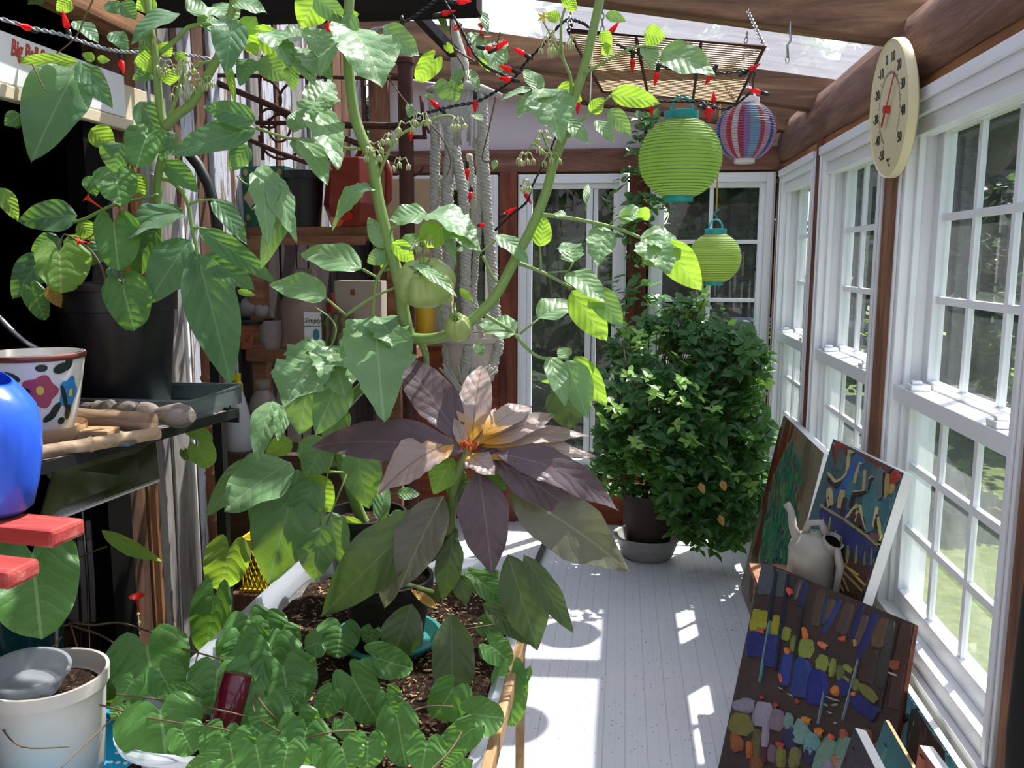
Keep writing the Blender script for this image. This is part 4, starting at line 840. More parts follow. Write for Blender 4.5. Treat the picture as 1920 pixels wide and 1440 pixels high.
chip=t.math('GREATER_THAN',t.noise(t.mapping(v,(1,1,1),(.3,.2,.5)),85,3,.6),.635)
c=t.ramp(n1,[(.3,'#17100b'),(.5,'#33241a'),(.68,'#6b5341')]); c=t.mix(t.math('MULTIPLY',chip,.8),c,'#b39a80')
SOIL=t.done(t.pr(c,.95,0,.15,t.bump(t.math('ADD',n1,t.math('ADD',n2,chip)),1,.012)))
def soil_patch(name,x0,x1,y0,y1,z,amp,parent,nx=70,ny=90,inside=None):
    b=MB(); vs=[];fs=[]
    for i in range(nx+1):
        for j in range(ny+1):
            x=x0+(x1-x0)*i/nx; y=y0+(y1-y0)*j/ny; q=V((x,y,0))
            vs.append((x,y,z+amp*mnoise.noise(q*6)+amp*.5*mnoise.noise(q*23)+amp*.35*mnoise.noise(q*70)))
    for i in range(nx):
        for j in range(ny):
            a=i*(ny+1)+j; fs.append((a,a+ny+1,a+ny+2,a+1))
    b.add(vs,fs); return part(name,b,SOIL,parent,smooth=True)
so_=soil_patch('soil',TX0+.04,TX1-.04,TY0+.04,TY1-.04,.525,.016,rt,90,120); so_['kind']='stuff'
rd=random.Random(5); b=MB()
for k in range(900):
    x,y=rd.uniform(TX0+.08,TX1-.08),rd.uniform(TY0+.08,TY1-.08); a=rd.uniform(0,PI); L=rd.uniform(.003,.010); w=rd.uniform(.001,.0028)
    q=V((x,y,0)); z=.527+.016*mnoise.noise(q*6)+.008*mnoise.noise(q*23)+.006*mnoise.noise(q*70)
    b.obox((x,y,z+.002),V((math.cos(a),math.sin(a),rd.uniform(-.3,.3)))*L,V((-math.sin(a),math.cos(a),0))*w,V((0,0,.0015)))
mo=part('bark_chips',b,M['lightwood'],rt); mo['kind']='stuff'
b=MB()
for y in (1.7,2.1,2.5): b.box((-1.0,y-.05,.14),(-.42,y+.05,.199))
for x in (-.95,-.5):
    b.box((x-.03,1.65,0),(x+.03,2.55,.14))
single('low_pallet',b,M['brown'],'low brown wooden pallet under the plastic tote','pallet',(-.7,2.1,0))
b=MB(); s0=onZ(928,1440,.585); s1=onZ(968,1205,.585); b.bar(V((TX1+.018,1.45,.585)),V((TX1+.018,2.2,.585)),.022,.045); single('wood_strip',b,M['lightwood'],'pale wooden strip along the right rim of the tote','strip',(TX1+.018,1.8,.56),bevel=.003)
b=MB(); b.box((TX1+.006,1.5,0),(TX1+.028,1.53,.562)); single('wood_stake',b,M['lightwood'],'pale wooden stake holding up the near end of the strip beside the tote','stake',(TX1+.018,1.5,0))
b=MB(); b.box((TX1+.006,2.12,0),(TX1+.028,2.15,.562)); single('wood_stake',b,M['lightwood'],'pale wooden stake holding up the far end of the strip beside the tote','stake',(TX1+.018,2.14,0))
# maroon glazed thing standing in the tote
b=MB(); p=onZ(405,1420,.55); q=p+V((.03,.06,.16)); b.tube([p,p.lerp(q,.5),q],[.03,.034,.03],12); single('maroon_bottle',b,plastic('maroon_glass','#5a1020',.15),'dark maroon bottle lying in the front left of the tote','bottle',p,smooth=True)
# ------------------------------------------------------------------ white pots and blue tray at bottom left
o=onZ(88,1262,.73); o.z=.502; rt=thing('white_planter','round cream white plastic planter with grey soil at lower left','planter',o)
WP=plastic('cream_white_plastic','#d9d2c6',.4,.12)
b=MB(); b.lathe([(0,0),(.096,0),(.1,.006),(.113,.2),(.12,.2),(.121,.228),(.114,.228),(.108,.19),(0,.18)],o,44); part('body',b,WP,rt,smooth='auto')
b=MB(); b.lathe([(.109,.188),(.07,.195),(.0,.19)],o,40); part('soil',b,SOIL,rt)
c=o+V((-.035,-.012,.172)); rt=thing('clear_tub','cloudy clear plastic tub nested tilted inside the white planter','tub',c)
CL=clearp('cloudy_plastic','#dfe4ea',.45); b=MB(); b.lathe([(0,.03),(.06,.03),(.078,.07),(.081,.07),(.081,.076),(.074,.076),(.058,.036),(0,.036)],c,36,axis=(.12,-.1,1)); part('body',b,CL,rt,smooth='auto')
rt=thing('blue_tray','bright blue plastic tray with white dots under the white planter','tray',(o.x,o.y,.49))
CY=plastic('cyan_plastic','#1fa6d6',.3)
b=MB(); r1=rrect(o.x-.3,o.x+.175,o.y-.25,o.y+.24,.07,.49); r2=rrect(o.x-.3,o.x+.175,o.y-.25,o.y+.24,.07,.501); r3=rrect(o.x-.305,o.x+.18,o.y-.255,o.y+.245,.075,.512); r4=rrect(o.x-.285,o.x+.16,o.y-.235,o.y+.225,.06,.512); r5=rrect(o.x-.28,o.x+.155,o.y-.23,o.y+.22,.06,.5005)
vs=[p for r in (r1,r3,r4,r5) for p in r]; n=len(r1); fs=[]
for i in range(3):
    for j in range(n): fs.append((i*n+j,i*n+(j+1)%n,(i+1)*n+(j+1)%n,(i+1)*n+j))
fs+=[tuple(range(n-1,-1,-1)),tuple(3*n+j for j in range(n))]; b.add(vs,fs); part('body',b,CY,rt,smooth='auto')
b=MB()
for i in range(4):
    for j in range(11): b.lathe([(0,.0012),(.0055,.0012),(.0055,0)],(o.x+.09+i*.018+(j%2)*.006,o.y-.2+j*.036,.5008),10)
part('dots',b,WHT,rt,label='white dots')
b=MB(); b.box((o.x-.28,o.y-.2,0),(o.x+.14,o.y+.2,.489)); single('wooden_crate',b,M['shelf'],'wooden crate under the blue tray','crate',(o.x,o.y,0),bevel=.004)
b=MB(); b.lathe([(0,0),(.1,0),(.12,.2),(.125,.2),(.125,.21),(.115,.21),(.1,.01),(0,.01)],(-1.56,1.95,.502),28); o=at(20,1165,1.95)
single('dark_bin',b,clearp('dark_teal_plastic','#1d4a4c',.85),'dark teal bin behind the white planter','bin',(-1.56,1.95,.5),smooth='auto')
b=MB(); b.box((-1.76,1.8,0),(-1.4,2.1,.501)); single('wooden_crate',b,M['brown'],'wooden crate under the dark teal bin','crate',(-1.56,1.95,0))
# ------------------------------------------------------------------ sign over the bay
A0=onX(-5,48,-1.49); A1=onX(228,170,-1.49); rt=thing('sign_board','weathered white board with red script lettering above the dark bay','sign',(-1.49,2.2,2.05))
b=MB(); zt=(A0.z+.0)+.0; b.box((-1.515,1.2,2.022),(-1.495,2.5,2.145)); part('board',b,M['white_paint'],rt,bevel=.003)
p=onX(66,85,-1.49); b=MB(); b.text('Big Ball Sports',.056,V((-1.4945,p.y+.01,2.112)),(0,1,0),(0,0,1),(1,0,0),shear=.35,offset=.0015,sx=.6); part('lettering',b,plastic('red_sign_paint','#b03a2a',.5),rt)
b=MB(); pts=[at(258,60,2.3),at(262,75,2.3),at(252,140,2.35),at(256,180,2.35)]; b.tube([V((-1.5,2.62,2.35)),V((-1.49,2.62,2.2)),V((-1.48,2.63,1.0)),V((-1.48,2.63,.0))],.006,7); single('conduit',b,M['steel'],'thin grey conduit down the barn wall beside the sign','pipe',(-1.49,2.62,1.8),smooth=True)
# ------------------------------------------------------------------ black bag at the right edge
BG=mat_plain('black_cloth','#15140f',.8,0,.3,.4,14,.6)
rt=thing('black_bag','black cloth bag hanging at the right edge of the windows','bag',(.81,1.76,.55))
b=MB(); vs=[];fs=[]; prof=[(.5,.03),(.56,.05),(.7,.056),(.85,.054),(1.0,.05),(1.1,.044),(1.2,.034),(1.24,.02)]
b.lathe([(0,.5)]+[(r,z) for z,r in prof]+[(0,1.245)],(.795,1.60,0),20,fx=.9,fy=1.5); part('body',b,BG,rt,smooth=True)
b=MB(); b.tube([(.795,1.62,1.23),(.83,1.72,1.36),(.857,1.78,1.45)],.008,6); part('strap',b,BG,rt,smooth=True)
# iron bar on the floor by the knee wall
b=MB(); p=onZ(1040,965,.0); b.bar(onZ(1005,1058,.03),onZ(1040,990,.03)+V((0,0,.05)),.03,.012); single('iron_bar',b,M['black'],'black iron bar resting on the white floor','bar',onZ(1015,1050,0))
# ------------------------------------------------------------------ dark end of a rafter above the tomato plant
b=MB(); b.box((-1.5,2.58,2.325),(onX(1,1,1).x*0-.437,2.68,2.46)); struct('beam_stub',b,mat_plain('shaded_wood','#171210',.85,0,.2,.3,8,.4))  # near-black base colour carries the shade on this beam
# ------------------------------------------------------------------ macrame hanger with white pot
MC=at(868,165,3.3); ROPE=mat_plain('cotton_rope','#b3b1a6',.9,0,.2,.25,60,.9)
rt=thing('macrame_hanger','thick white macrame plant hanger with knotted cords','plant hanger',(MC.x,3.3,MC.z))
b=MB(); b.tube([at(800,170,3.3),at(830,164,3.3),at(870,160,3.3),at(905,168,3.3),at(940,180,3.3)],[.012,.018,.022,.018,.01],10); part('rod',b,ROPE,rt,smooth=True)
b=MB(); b.tube([at(862,160,3.3),at(862,120,3.3),at(845,20,3.2)],[.03,.035,.006],10); part('loop',b,ROPE,rt,smooth=True)
def knotted(pts,r,step=.016,seed=0):
    P=[at(x,y,Y) for x,y,Y in pts]; out=[];rad=[]; rd=random.Random(seed)
    for i in range(len(P)-1):
        n=max(2,int((P[i+1]-P[i]).length/(step/4)))
        for k in range(n):
            u=k/n; out.append(P[i].lerp(P[i+1],u)+V((rd.uniform(-1,1),rd.uniform(-1,1),0))*r*.09); rad.append(0)
    b=MB()
    for s in range(3):
        b.tube([p+V((math.cos(i*.62+s*2.094),math.sin(i*.62+s*2.094)*.8,math.cos(i*1.24+s)*.12))*r*.52 for i,p in enumerate(out)],[r*.5*(.85+.2*abs(math.sin(k*.62+s))) for k in range(len(out))],7)
    return b
cords=[([(812,180,3.3),(816,260,3.3),(815,400,3.3),(822,520,3.29),(835,640,3.27)],.021),([(842,240,3.3),(845,290,3.3),(838,350,3.3),(845,470,3.27),(835,560,3.27),(842,700,3.27)],.024),([(852,275,3.3),(868,360,3.28),(875,450,3.26),(872,540,3.24),(880,640,3.22),(870,710,3.22)],.022),([(880,290,3.34),(888,380,3.34),(893,470,3.36),(888,560,3.36),(905,640,3.38)],.014),([(905,180,3.3),(906,280,3.3),(912,380,3.3),(920,480,3.3),(928,580,3.29),(935,650,3.27),(915,712,3.25)],.022),([(894,260,3.3),(900,330,3.3),(898,420,3.3),(890,520,3.3),(884,600,3.27)],.013)]
for i,(c_,r) in enumerate(cords): part('cord',knotted(c_,r,seed=i),ROPE,rt,smooth=True)
b=MB(); rd=random.Random(2)
for k in range(46):
    x=812+rd.uniform(0,96); y0=172+rd.uniform(-4,6); tx=845+rd.uniform(-6,8) if rd.random()<.6 else x+rd.uniform(-4,4); b.tube([at(x,y0,3.29),at((x+tx)/2+rd.uniform(-6,6),225,3.285),at(tx,262+rd.uniform(0,22),3.29)],.0045,5)
part('woven_panel',b,ROPE,rt,smooth=True)
b=MB()
for k in range(34):
    x=822+rd.uniform(0,112); b.tube([at(x,690+rd.uniform(-8,8),3.2),at(x*.55+875*.45,715,3.21),at(870+rd.uniform(-14,24),735+rd.uniform(0,20),3.22)],.004,5)
part('fringe',b,ROPE,rt,smooth=True)
o=at(886,712,3.32); rt=thing('hanging_pot','white plastic pot held in the macrame hanger','pot',o); hh=at(886,630,3.32).z-o.z
b=MB(); b.lathe([(0,0),(.085,0),(.112,hh-.02),(.122,hh-.02),(.123,hh),(.113,hh),(.1,.03),(0,.03)],o,36); part('body',b,plastic('pale_pot_plastic','#cfc3b8',.45,.15),rt,smooth='auto')
# ------------------------------------------------------------------ string of red bulbs
CAB=mat_plain('dark_green_cable','#16211a',.5); CABG=mat_plain('silver_cable','#9aa0a2',.4,.3)
t=NT('red_bulb_plastic'); _d=t.n('ShaderNodeBsdfTranslucent'); _d.inputs[0].default_value=lin('#ff2f2c'); BULB=t.done(t.mixs(.45,t.pr('#e01a22',.2,0,.6),_d.outputs[0]))
rt=thing('string_lights','string of red pointed bulbs draped under the roof','string lights',at(900,195,2.6))
def smooth_path(pts,n=8):
    P=[at(*p) for p in pts]; out=[]
    for i in range(len(P)-1):
        p0=P[max(0,i-1)];p1=P[i];p2=P[i+1];p3=P[min(len(P)-1,i+2)]
        for k in range(n):
            t_=k/n; out.append(.5*((2*p1)+(p2-p0)*t_+(2*p0-5*p1+4*p2-p3)*t_*t_+(3*p1-p0-3*p2+p3)*t_**3))
    return out+[P[-1]]
def twisted(pts,mat,name='cable',r=.0026,off=.003):
    Pq=smooth_path(pts,14); b=MB()
    for s in (0,PI):
        b.tube([p+V((0,math.cos(i*.9+s),math.sin(i*.9+s)))*off for i,p in enumerate(Pq)],r,5)
    return part(name,b,mat,rt,smooth=True)
cabs=[([(-15,30,1.9),(60,52,1.95),(120,66,2.0),(178,86,2.05),(222,96,2.1),(262,98,2.15),(340,102,2.2),(380,108,2.25),(440,118,2.3),(480,126,2.3),(540,118,2.35),(600,80,2.4),(640,70,2.4),(735,47,2.45)],CABG),
([(735,47,2.45),(768,36,2.45),(800,14,2.45),(825,-6,2.45)],CAB),([(740,235,2.6),(770,222,2.6),(795,213,2.6),(850,199,2.6),(895,190,2.6),(935,168,2.6),(965,145,2.6),(985,118,2.6),(1022,80,2.55),(1058,40,2.5),(1090,42,2.5),(1110,55,2.5),(1140,70,2.5),(1170,90,2.55),(1200,102,2.6),(1235,122,2.6),(1285,135,2.6),(1340,138,2.6),(1408,133,2.62),(1412,150,2.7),(1405,175,2.9),(1360,205,3.0),(1318,192,3.1),(1240,190,3.2),(1170,188,3.3)],CAB),
([(1066,198,2.7),(1056,230,2.7),(1040,262,2.7),(1028,290,2.7),(1000,345,2.7),(988,378,2.75),(960,402,2.8),(928,432,2.85)],CAB),([(830,-5,2.5),(850,30,2.5),(868,60,2.5),(885,95,2.5),(905,120,2.52),(925,132,2.55),(960,148,2.6)],CAB)]
for c_,m in cabs: twisted(c_,m)
def bulb_mesh():
    b=MB(); b.lathe([(0,-.017),(.0065,-.013),(.0078,-.006),(.0068,.002),(.0042,.012),(.0015,.022),(0,.024)],(0,0,0),14); return b
def sock_mesh():
    b=MB(); b.lathe([(0,-.017),(.0062,-.017),(.006,-.034),(.003,-.042),(0,-.042)],(0,0,0),10); return b
proto=None
bul=[(47,50,1.93,-20,90),(123,40,2.0,0,20),(229,124,2.1,160,20),(494,134,2.3,180,0),(535,106,2.35,190,0),(616,54,2.4,0,0),(754,60,2.45,180,0),(880,95,2.5,170,30),(868,3,2.48,90,0),(838,24,2.5,80,0),(856,52,2.5,200,60),(921,92,2.55,100,0),(940,84,2.55,60,0),(975,97,2.58,-60,0),(950,128,2.56,-70,0),(948,148,2.57,-80,0),(815,195,2.6,-50,0),(891,198,2.6,180,0),(770,250,2.6,180,0),(1150,54,2.5,40,0),(1072,63,2.5,170,0),(1186,121,2.57,180,0),(1230,146,2.6,190,0),(1278,122,2.6,100,0),(1330,146,2.6,210,0),(1411,128,2.62,60,0),(1416,171,2.75,-75,0),(1330,206,3.05,110,0),(1327,216,3.05,160,0),(1338,184,3.1,0,0),(1172,192,3.3,200,0),(1221,206,3.2,170,0),(1083,199,2.7,180,0),(876,325,2.9,180,0),(882,368,2.9,180,30),(905,422,2.9,90,60),(989,370,2.75,150,0),(957,396,2.8,60,0)]
for (x,y,Y,rot,tilt) in bul:
    p=at(x,y,Y)-rt.location
    if proto is None:
        m_=bulb_mesh(); k0=obj('bulb',m_,BULB,None,smooth=True); k0.parent=rt
        s_=obj('socket',sock_mesh(),CAB,None,smooth=True); s_.parent=k0; proto=k0; k=k0
    else: k=copy_tree(proto,rt)
    k.location=p; k.rotation_euler=(math.radians(tilt),math.radians(rot),0); k.scale=(1.05,1.05,1.05)
# ------------------------------------------------------------------ leaves
def leaf_mat(name,c_lo,c_hi,trans,veinc,rough=.5,tf=.38,grad=None,bump=.38,spec=.4,sheen=.25):
    t=NT(name); uv=t.n('ShaderNodeUVMap').outputs[0]; s=t.n('ShaderNodeSeparateXYZ'); t.l(uv,s.inputs[0])
    u=s.outputs[0]; v=t.math('ABSOLUTE',t.math('SUBTRACT',s.outputs[1],.5))
    nd=t.noise(t.coord(),30,3,.6); ph=t.math('ADD',t.math('SUBTRACT',t.math('MULTIPLY',u,6.2),t.math('MULTIPLY',v,4.2)),t.math('MULTIPLY',nd,.9))
    tri=t.math('ABSOLUTE',t.math('SUBTRACT',t.math('FRACT',ph),.5))          # .5 at a side vein
    side=t.math('GREATER_THAN',tri,.46); mid=t.math('LESS_THAN',v,.016)
    n=t.noise(t.coord(),14,4,.6); nf=t.noise(t.coord(),160,3,.6)
    base=t.mix(n,c_lo,c_hi)
    if grad: base=t.mix(t.ramp(t.math('ADD',u,t.math('MULTIPLY',t.math('SUBTRACT',n,.5),.35)),[(grad[1],1.0),(grad[2],0.0)]),base,grad[0])
    c=t.mix(t.math('ADD',t.math('MULTIPLY',side,.12),t.math('MULTIPLY',mid,.6),clamp=True),base,veinc)
    h=t.math('ADD',t.math('MULTIPLY',t.math('POWER',t.math('SUBTRACT',1.0,t.math('MULTIPLY',tri,2.0)),.5),1.0),t.math('MULTIPLY',nf,.35))
    bp=t.bump(h,bump,.004)
    d=t.n('ShaderNodeBsdfTranslucent'); t.l(t.mix(t.math('ADD',t.math('MULTIPLY',side,.15),t.math('MULTIPLY',mid,.5),clamp=True),trans,veinc) if not grad else t.mix(.5,base,trans),d.inputs[0]); t.l(bp,d.inputs['Normal'])
    p=t.pr(c,rough,0,spec,bp,Sheen_Weight=sheen,Sheen_Roughness=.4)
    return t.done(t.mixs(tf,p,d.outputs[0]))
LM={
 'g':leaf_mat('tomato_leaf','#5d8a54','#8ab07c','#9fcc32','#a4be90',.42,.27,sheen=.5),
 'y':leaf_mat('backlit_leaf','#74a040','#8fba55','#b8e440','#bcd488',.5,.5,sheen=.3),  # light shining through leaves put into a paler, yellower colour
 'h':leaf_mat('heart_leaf','#3f6c30','#5f9446','#8ac430','#9cc078',.42,.32,bump=.45,sheen=.3),
 'b':leaf_mat('broad_leaf','#44704c','#5c875c','#8fc83a','#8bab7c',.4,.34,bump=.4,sheen=.4),
 'p':leaf_mat('purple_leaf','#4c3f44','#716266','#7a5042','#887074',.38,.2,sheen=.4),
 'c':leaf_mat('bronze_crown_leaf','#a8958a','#c4aea8','#c8a850','#6a4a40',.42,.28,grad=('#d9a02c',.08,.34),sheen=.4),
 'k':leaf_mat('dark_olive_leaf','#42542f','#566a3e','#6f9a30','#6f8058',.42,.14,sheen=.3),
 'm':leaf_mat('bronze_green_leaf','#5a6448','#857a72','#90984a','#a09c80',.4,.28,sheen=.4),
 'd':leaf_mat('withered_leaf','#a8813c','#c9a25a','#c9a040','#7a5a2a',.7,.3),
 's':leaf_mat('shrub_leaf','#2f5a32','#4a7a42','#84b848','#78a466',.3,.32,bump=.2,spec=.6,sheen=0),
 'w':leaf_mat('shrub_pale_leaf','#7aa850','#a4cc70','#c4ec74','#b0d08c',.32,.4,bump=.2,spec=.6,sheen=0),  # paler green version of the shrub leaf
}
LK=list(LM); LMATS=[LM[k] for k in LK]
STEM=mat_plain('green_stem','#7d9a52',.5,0,.4,.15,30,.3); STEMB=mat_plain('brown_vine_stem','#6d5a42',.6,0,.3,.2,30,.3); STEMP=mat_plain('woody_stem','#5a4432',.8,0,.2,.25,20,.5)
def hw_ov(u): return max(0,math.sin(PI*min(1,u**.72)))**.8
def hw_lan(u): return (math.sin(PI*min(1,u**.85))**.9)*(1-.12*u)
def hw_heart(u): return (max(0,1-u)**.52)*(1+.42*u)*(1-.10*(1-u)**4)
def leafgeo(mb,B,T,N,width,kind,m,rd,curl=.15,fold=.12,nu=None):
    """one leaf: B base, T tip, N upper-side normal, real width"""
    B,T=V(B),V(T); a=T-B; L=a.length
    if L<1e-4: return
    a/=L; n=(N-a*N.dot(a)); n.normalize(); s=n.cross(a)
    big=L>.05
    nu=nu or (22 if kind=='tom' and big else (16 if big else 8)); nv=(10 if kind=='heart' else 6) if big else 4
    hw=width/2; ph=rd.uniform(0,6); tw=rd.uniform(-.25,.25); asy=rd.uniform(-.12,.12)
    vs=[];uvs=[]
    for i in range(nu+1):
        u=i/nu
        if kind=='heart': h=hw_heart(u)
        elif kind=='lan': h=hw_lan(u)
        else: h=hw_ov(u)
        if kind=='tom':
            h*=1+.10*math.sin(u*11+ph)
            h*=1-.20*((u*4.3+ph)%1) if .05<u<.93 else 1
        elif kind=='lan': h*=1+.04*math.sin(u*17+ph)
        for j in range(nv+1):
            v=(j/nv-.5)*2
            hh=h*hw*(1+asy*(1 if v>0 else -1))
            along=u*L
            if kind=='heart': along-= L*.30*(1-u)**2*math.sin(PI*abs(v)**.8)
            x=v*hh*math.cos(fold*1.3)
            z=-curl*L*(u**1.8)+curl*L*.35*math.sin(PI*u)+abs(v)*hh*math.sin(fold*1.3)*1.0
            z+=abs(v)**2*hw*.10*math.sin(u*13+ph+(2 if v>0 else 0))
            if kind in('tom','lan') and big: z+=hw*.045*math.sin(2*PI*(u*7.5-abs(v)*2.5))*min(1,abs(v)*3)*h
            z+=tw*x*(u)
            vs.append(B+a*along+s*x+n*z); uvs.append((u,.5+v*.5*max(.03,h)))
    fs=[(i*(nv+1)+j,(i+1)*(nv+1)+j,(i+1)*(nv+1)+j+1,i*(nv+1)+j+1) for i in range(nu) for j in range(nv)]
    mb.add(vs,fs,LK.index(m),uvs)
def plant_leaves(mb,rows,Y0,rd,ydef=None):
    """rows: kind mat bx by tx ty width tilt [az] [Y] [curl]; tilt = how far the upper side looks up, az = sideways"""
    for r in rows.strip().split('\n'):
        q=r.split()
        if not q or q[0].startswith('#'): continue
        kind={'o':'ov','t':'tom','h':'heart','l':'lan'}[q[0]]; m=q[1]; bx,by,tx,ty,w,tilt=[float(x) for x in q[2:8]]
        az=float(q[8]) if len(q)>8 else 0; Y=float(q[9]) if len(q)>9 and float(q[9])>0 else (ydef(bx,by) if ydef else Y0); curl=float(q[10]) if len(q)>10 else rd.uniform(.06,.2)
        Y+=rd.uniform(-.012,.012)
        B=at(bx,by,Y); view=(CAM-B).normalized(); vh=V((view.x,view.y,0)).normalized()
        e=math.radians(tilt+rd.uniform(-5,5)); a=math.radians(az+rd.uniform(-6,6)); sd=V((vh.y,-vh.x,0))*-1
        N=(vh*math.cos(a)+sd*math.sin(a))*math.cos(e)+V((0,0,1))*math.sin(e)
        d=ray(tx,ty); Lp=math.hypot(tx-bx,ty-by)*Y/F_PX
        den=d.dot(N); t=(B-CAM).dot(N)/den if abs(den)>.05 else (B-CAM).length/d.length
        T=CAM+d*t
        # keep the tip within reach of the base
        T0=CAM+d*((B-CAM).dot(FWD)/d.dot(FWD)); dd=(T-T0); mx=Lp*.85
        if dd.length>mx: T=T0+dd*(mx/dd.length)
        if t<=0: T=T0
        ax=(T-B).normalized(); n2=(N-ax*N.dot(ax)).normalized(); s=n2.cross(ax)
        # real width from the width seen
        f_=abs(s.dot(RIGHT)**2+s.dot(UP)**2)**.5
        # foreshortening perpendicular to the seen axis
        seen=V((tx-bx,-(ty-by),0)); seen.normalize(); sp=V((s.dot(RIGHT),s.dot(UP),0)); perp=abs(sp.x*-seen.y+sp.y*seen.x)
        W=w*Y/F_PX/max(.5,perp)*(1.15 if kind=='heart' else 1.06)
        leafgeo(mb,B,T,n2,W,kind,m,rd,curl)
def stems(mb,rows,Y0,ydef=None,rs=1.0):
    """rows: radius_px x y x y ... (|Y after a point with @)"""
    for r in rows.strip().split('\n'):
        q=r.split()
        if not q: continue
        rad=float(q[0]); pts=[]; 
        for tok in q[1:]:
            p,_,y=tok.partition('@'); x_,y_=[float(k) for k in p.split(',')]; pts.append((x_,y_,float(y) if y else None))
        lastY=None; PY=[]
        known=[i for i,p in enumerate(pts) if p[2] is not None]
        for i,p in enumerate(pts):
            if p[2] is not None: PY.append(p[2]); continue
            if ydef: PY.append(ydef(p[0],p[1])); continue
            lo=[k for k in known if k<i]; hi=[k for k in known if k>i]
            if lo and hi: a,b_=lo[-1],hi[0]; PY.append(pts[a][2]+(pts[b_][2]-pts[a][2])*(i-a)/(b_-a))
            elif lo: PY.append(pts[lo[-1]][2])
            elif hi: PY.append(pts[hi[0]][2])
            else: PY.append(Y0)
        P=[(p[0],p[1],y) for p,y in zip(pts,PY)]
        W=smooth_path(P,5) if len(P)>2 else [at(*p) for p in P]
        r0=rad*PY[0]/F_PX*rs; r1=r0*.72; n=len(W)
        mb.tube(W,[r0+(r1-r0)*i/(n-1) for i in range(n)],7 if rad>2 else 5,0)
def flower_truss(mb,x,y,Y,rd,m=0,n=4):
    """drooping bud cluster: small sepalled buds on thin stalks"""
    for k in range(n):
        p=at(x,y,Y); a=rd.uniform(0,2*PI); q=p+V((math.cos(a)*.012,math.sin(a)*.012,.006)); e=q+V((math.cos(a)*.008,math.sin(a)*.008,-rd.uniform(.012,.02)))
        mb.tube([p,q,e],.0014,5,m)
        for j in range(5):
            b_=2*PI*j/5; mb.tube([e,e+V((math.cos(b_)*.005,math.sin(b_)*.005,-.005)),e+V((math.cos(b_)*.006,math.sin(b_)*.006,-.016))],[.0016,.0018,.0004],5,m)

# ------------------------------------------------------------------ the big tomato plant
rd=random.Random(21); TY=2.14
pz=.80; base=at(685,985,2.55)
rt=thing('tomato_plant','tall tomato plant with two green fruits rising in the middle','tomato plant',(base.x,base.y,.525))
b=MB(); hh=base.z-.53; c=V((base.x,base.y,.53)); b.lathe([(0,0),(.09,0),(.125,hh+.02),(.132,hh+.02),(.132,hh+.045),(.122,hh+.045),(.118,hh)],c,32); part('pot',b,M['black'],rt,smooth='auto')
b=MB(); b.lathe([(.119,hh+.012),(.06,hh+.016),(0,hh+.018)],c,24); part('soil',b,SOIL,rt)
b=MB()
stems(b,'''12 688,990@2.55 672,958@2.53 652,900@2.48 636,858@2.44 625,815@2.4 640,770@2.33 690,715@2.24 740,665@2.17 768,630@2.14
13 768,632@2.14 758,590@2.14 752,545@2.14 742,500@2.14 730,460@2.14 710,375@2.14 698,305@2.14 678,255@2.14 664,210@2.14 655,140@2.14 652,70@2.14 656,-10@2.14
11 766,634@2.14 800,636@2.13 832,630@2.12 874,608@2.12 910,577@2.13 935,545@2.13 960,497@2.14 997,425@2.14 1023,362@2.15 1038,305@2.15 1062,237@2.15 1074,190@2.15 1093,135@2.15 1110,65@2.15 1126,-10@2.15
8 786,637@2.14 797,660@2.2 800,690@2.32''',TY)
part('stem',b,STEM,rt,smooth=True)
b=MB()
stems(b,'''4 600,272 640,278 700,279
3 480,240 535,258 568,262 600,272
4 735,482 720,502 706,527 701,560 699,592
3 648,592 695,560 744,538
2.5 720,507 752,500
3 680,505 712,523
3 612,560 650,592
3 732,430 765,412 800,400
4 1014,402 1080,411 1152,427 1202,446
4 968,492 1020,512 1072,540
4 905,588 960,622 985,650 1015,671 1066,672
2.5 1015,510 1012,462
2 1065,510 1075,492
2 1020,512 1065,508
2.5 975,626 1010,598
3 1095,138 1150,107 1197,87 1240,93
3 1070,185 1070,145 1055,105 1052,45 1060,15
2 1070,145 1032,65 1018,40
3 1065,258 1100,217 1145,180
3 710,332 722,300 745,258 782,236 812,222 845,217 862,232
2 722,300 708,270
2.5 1040,305 1024,270 1015,245
2 1037,302 1000,270 985,300
2 1100,380 1098,395
2 1160,405 1140,425
2 580,212 580,255 578,276
2 820,590 832,560 838,540
2.5 660,112 680,105 690,98
2 930,450 905,470 890,480
3 905,480 925,520 942,535
2 618,655 630,622 620,597 590,576
3 605,884 645,886
2 632,830 612,900 600,985
2 650,890 612,985
2 655,70 625,20
3 605,70 640,60 655,55''',TY-.0)
part('leaf_stalks',b,STEM,rt,smooth=True)
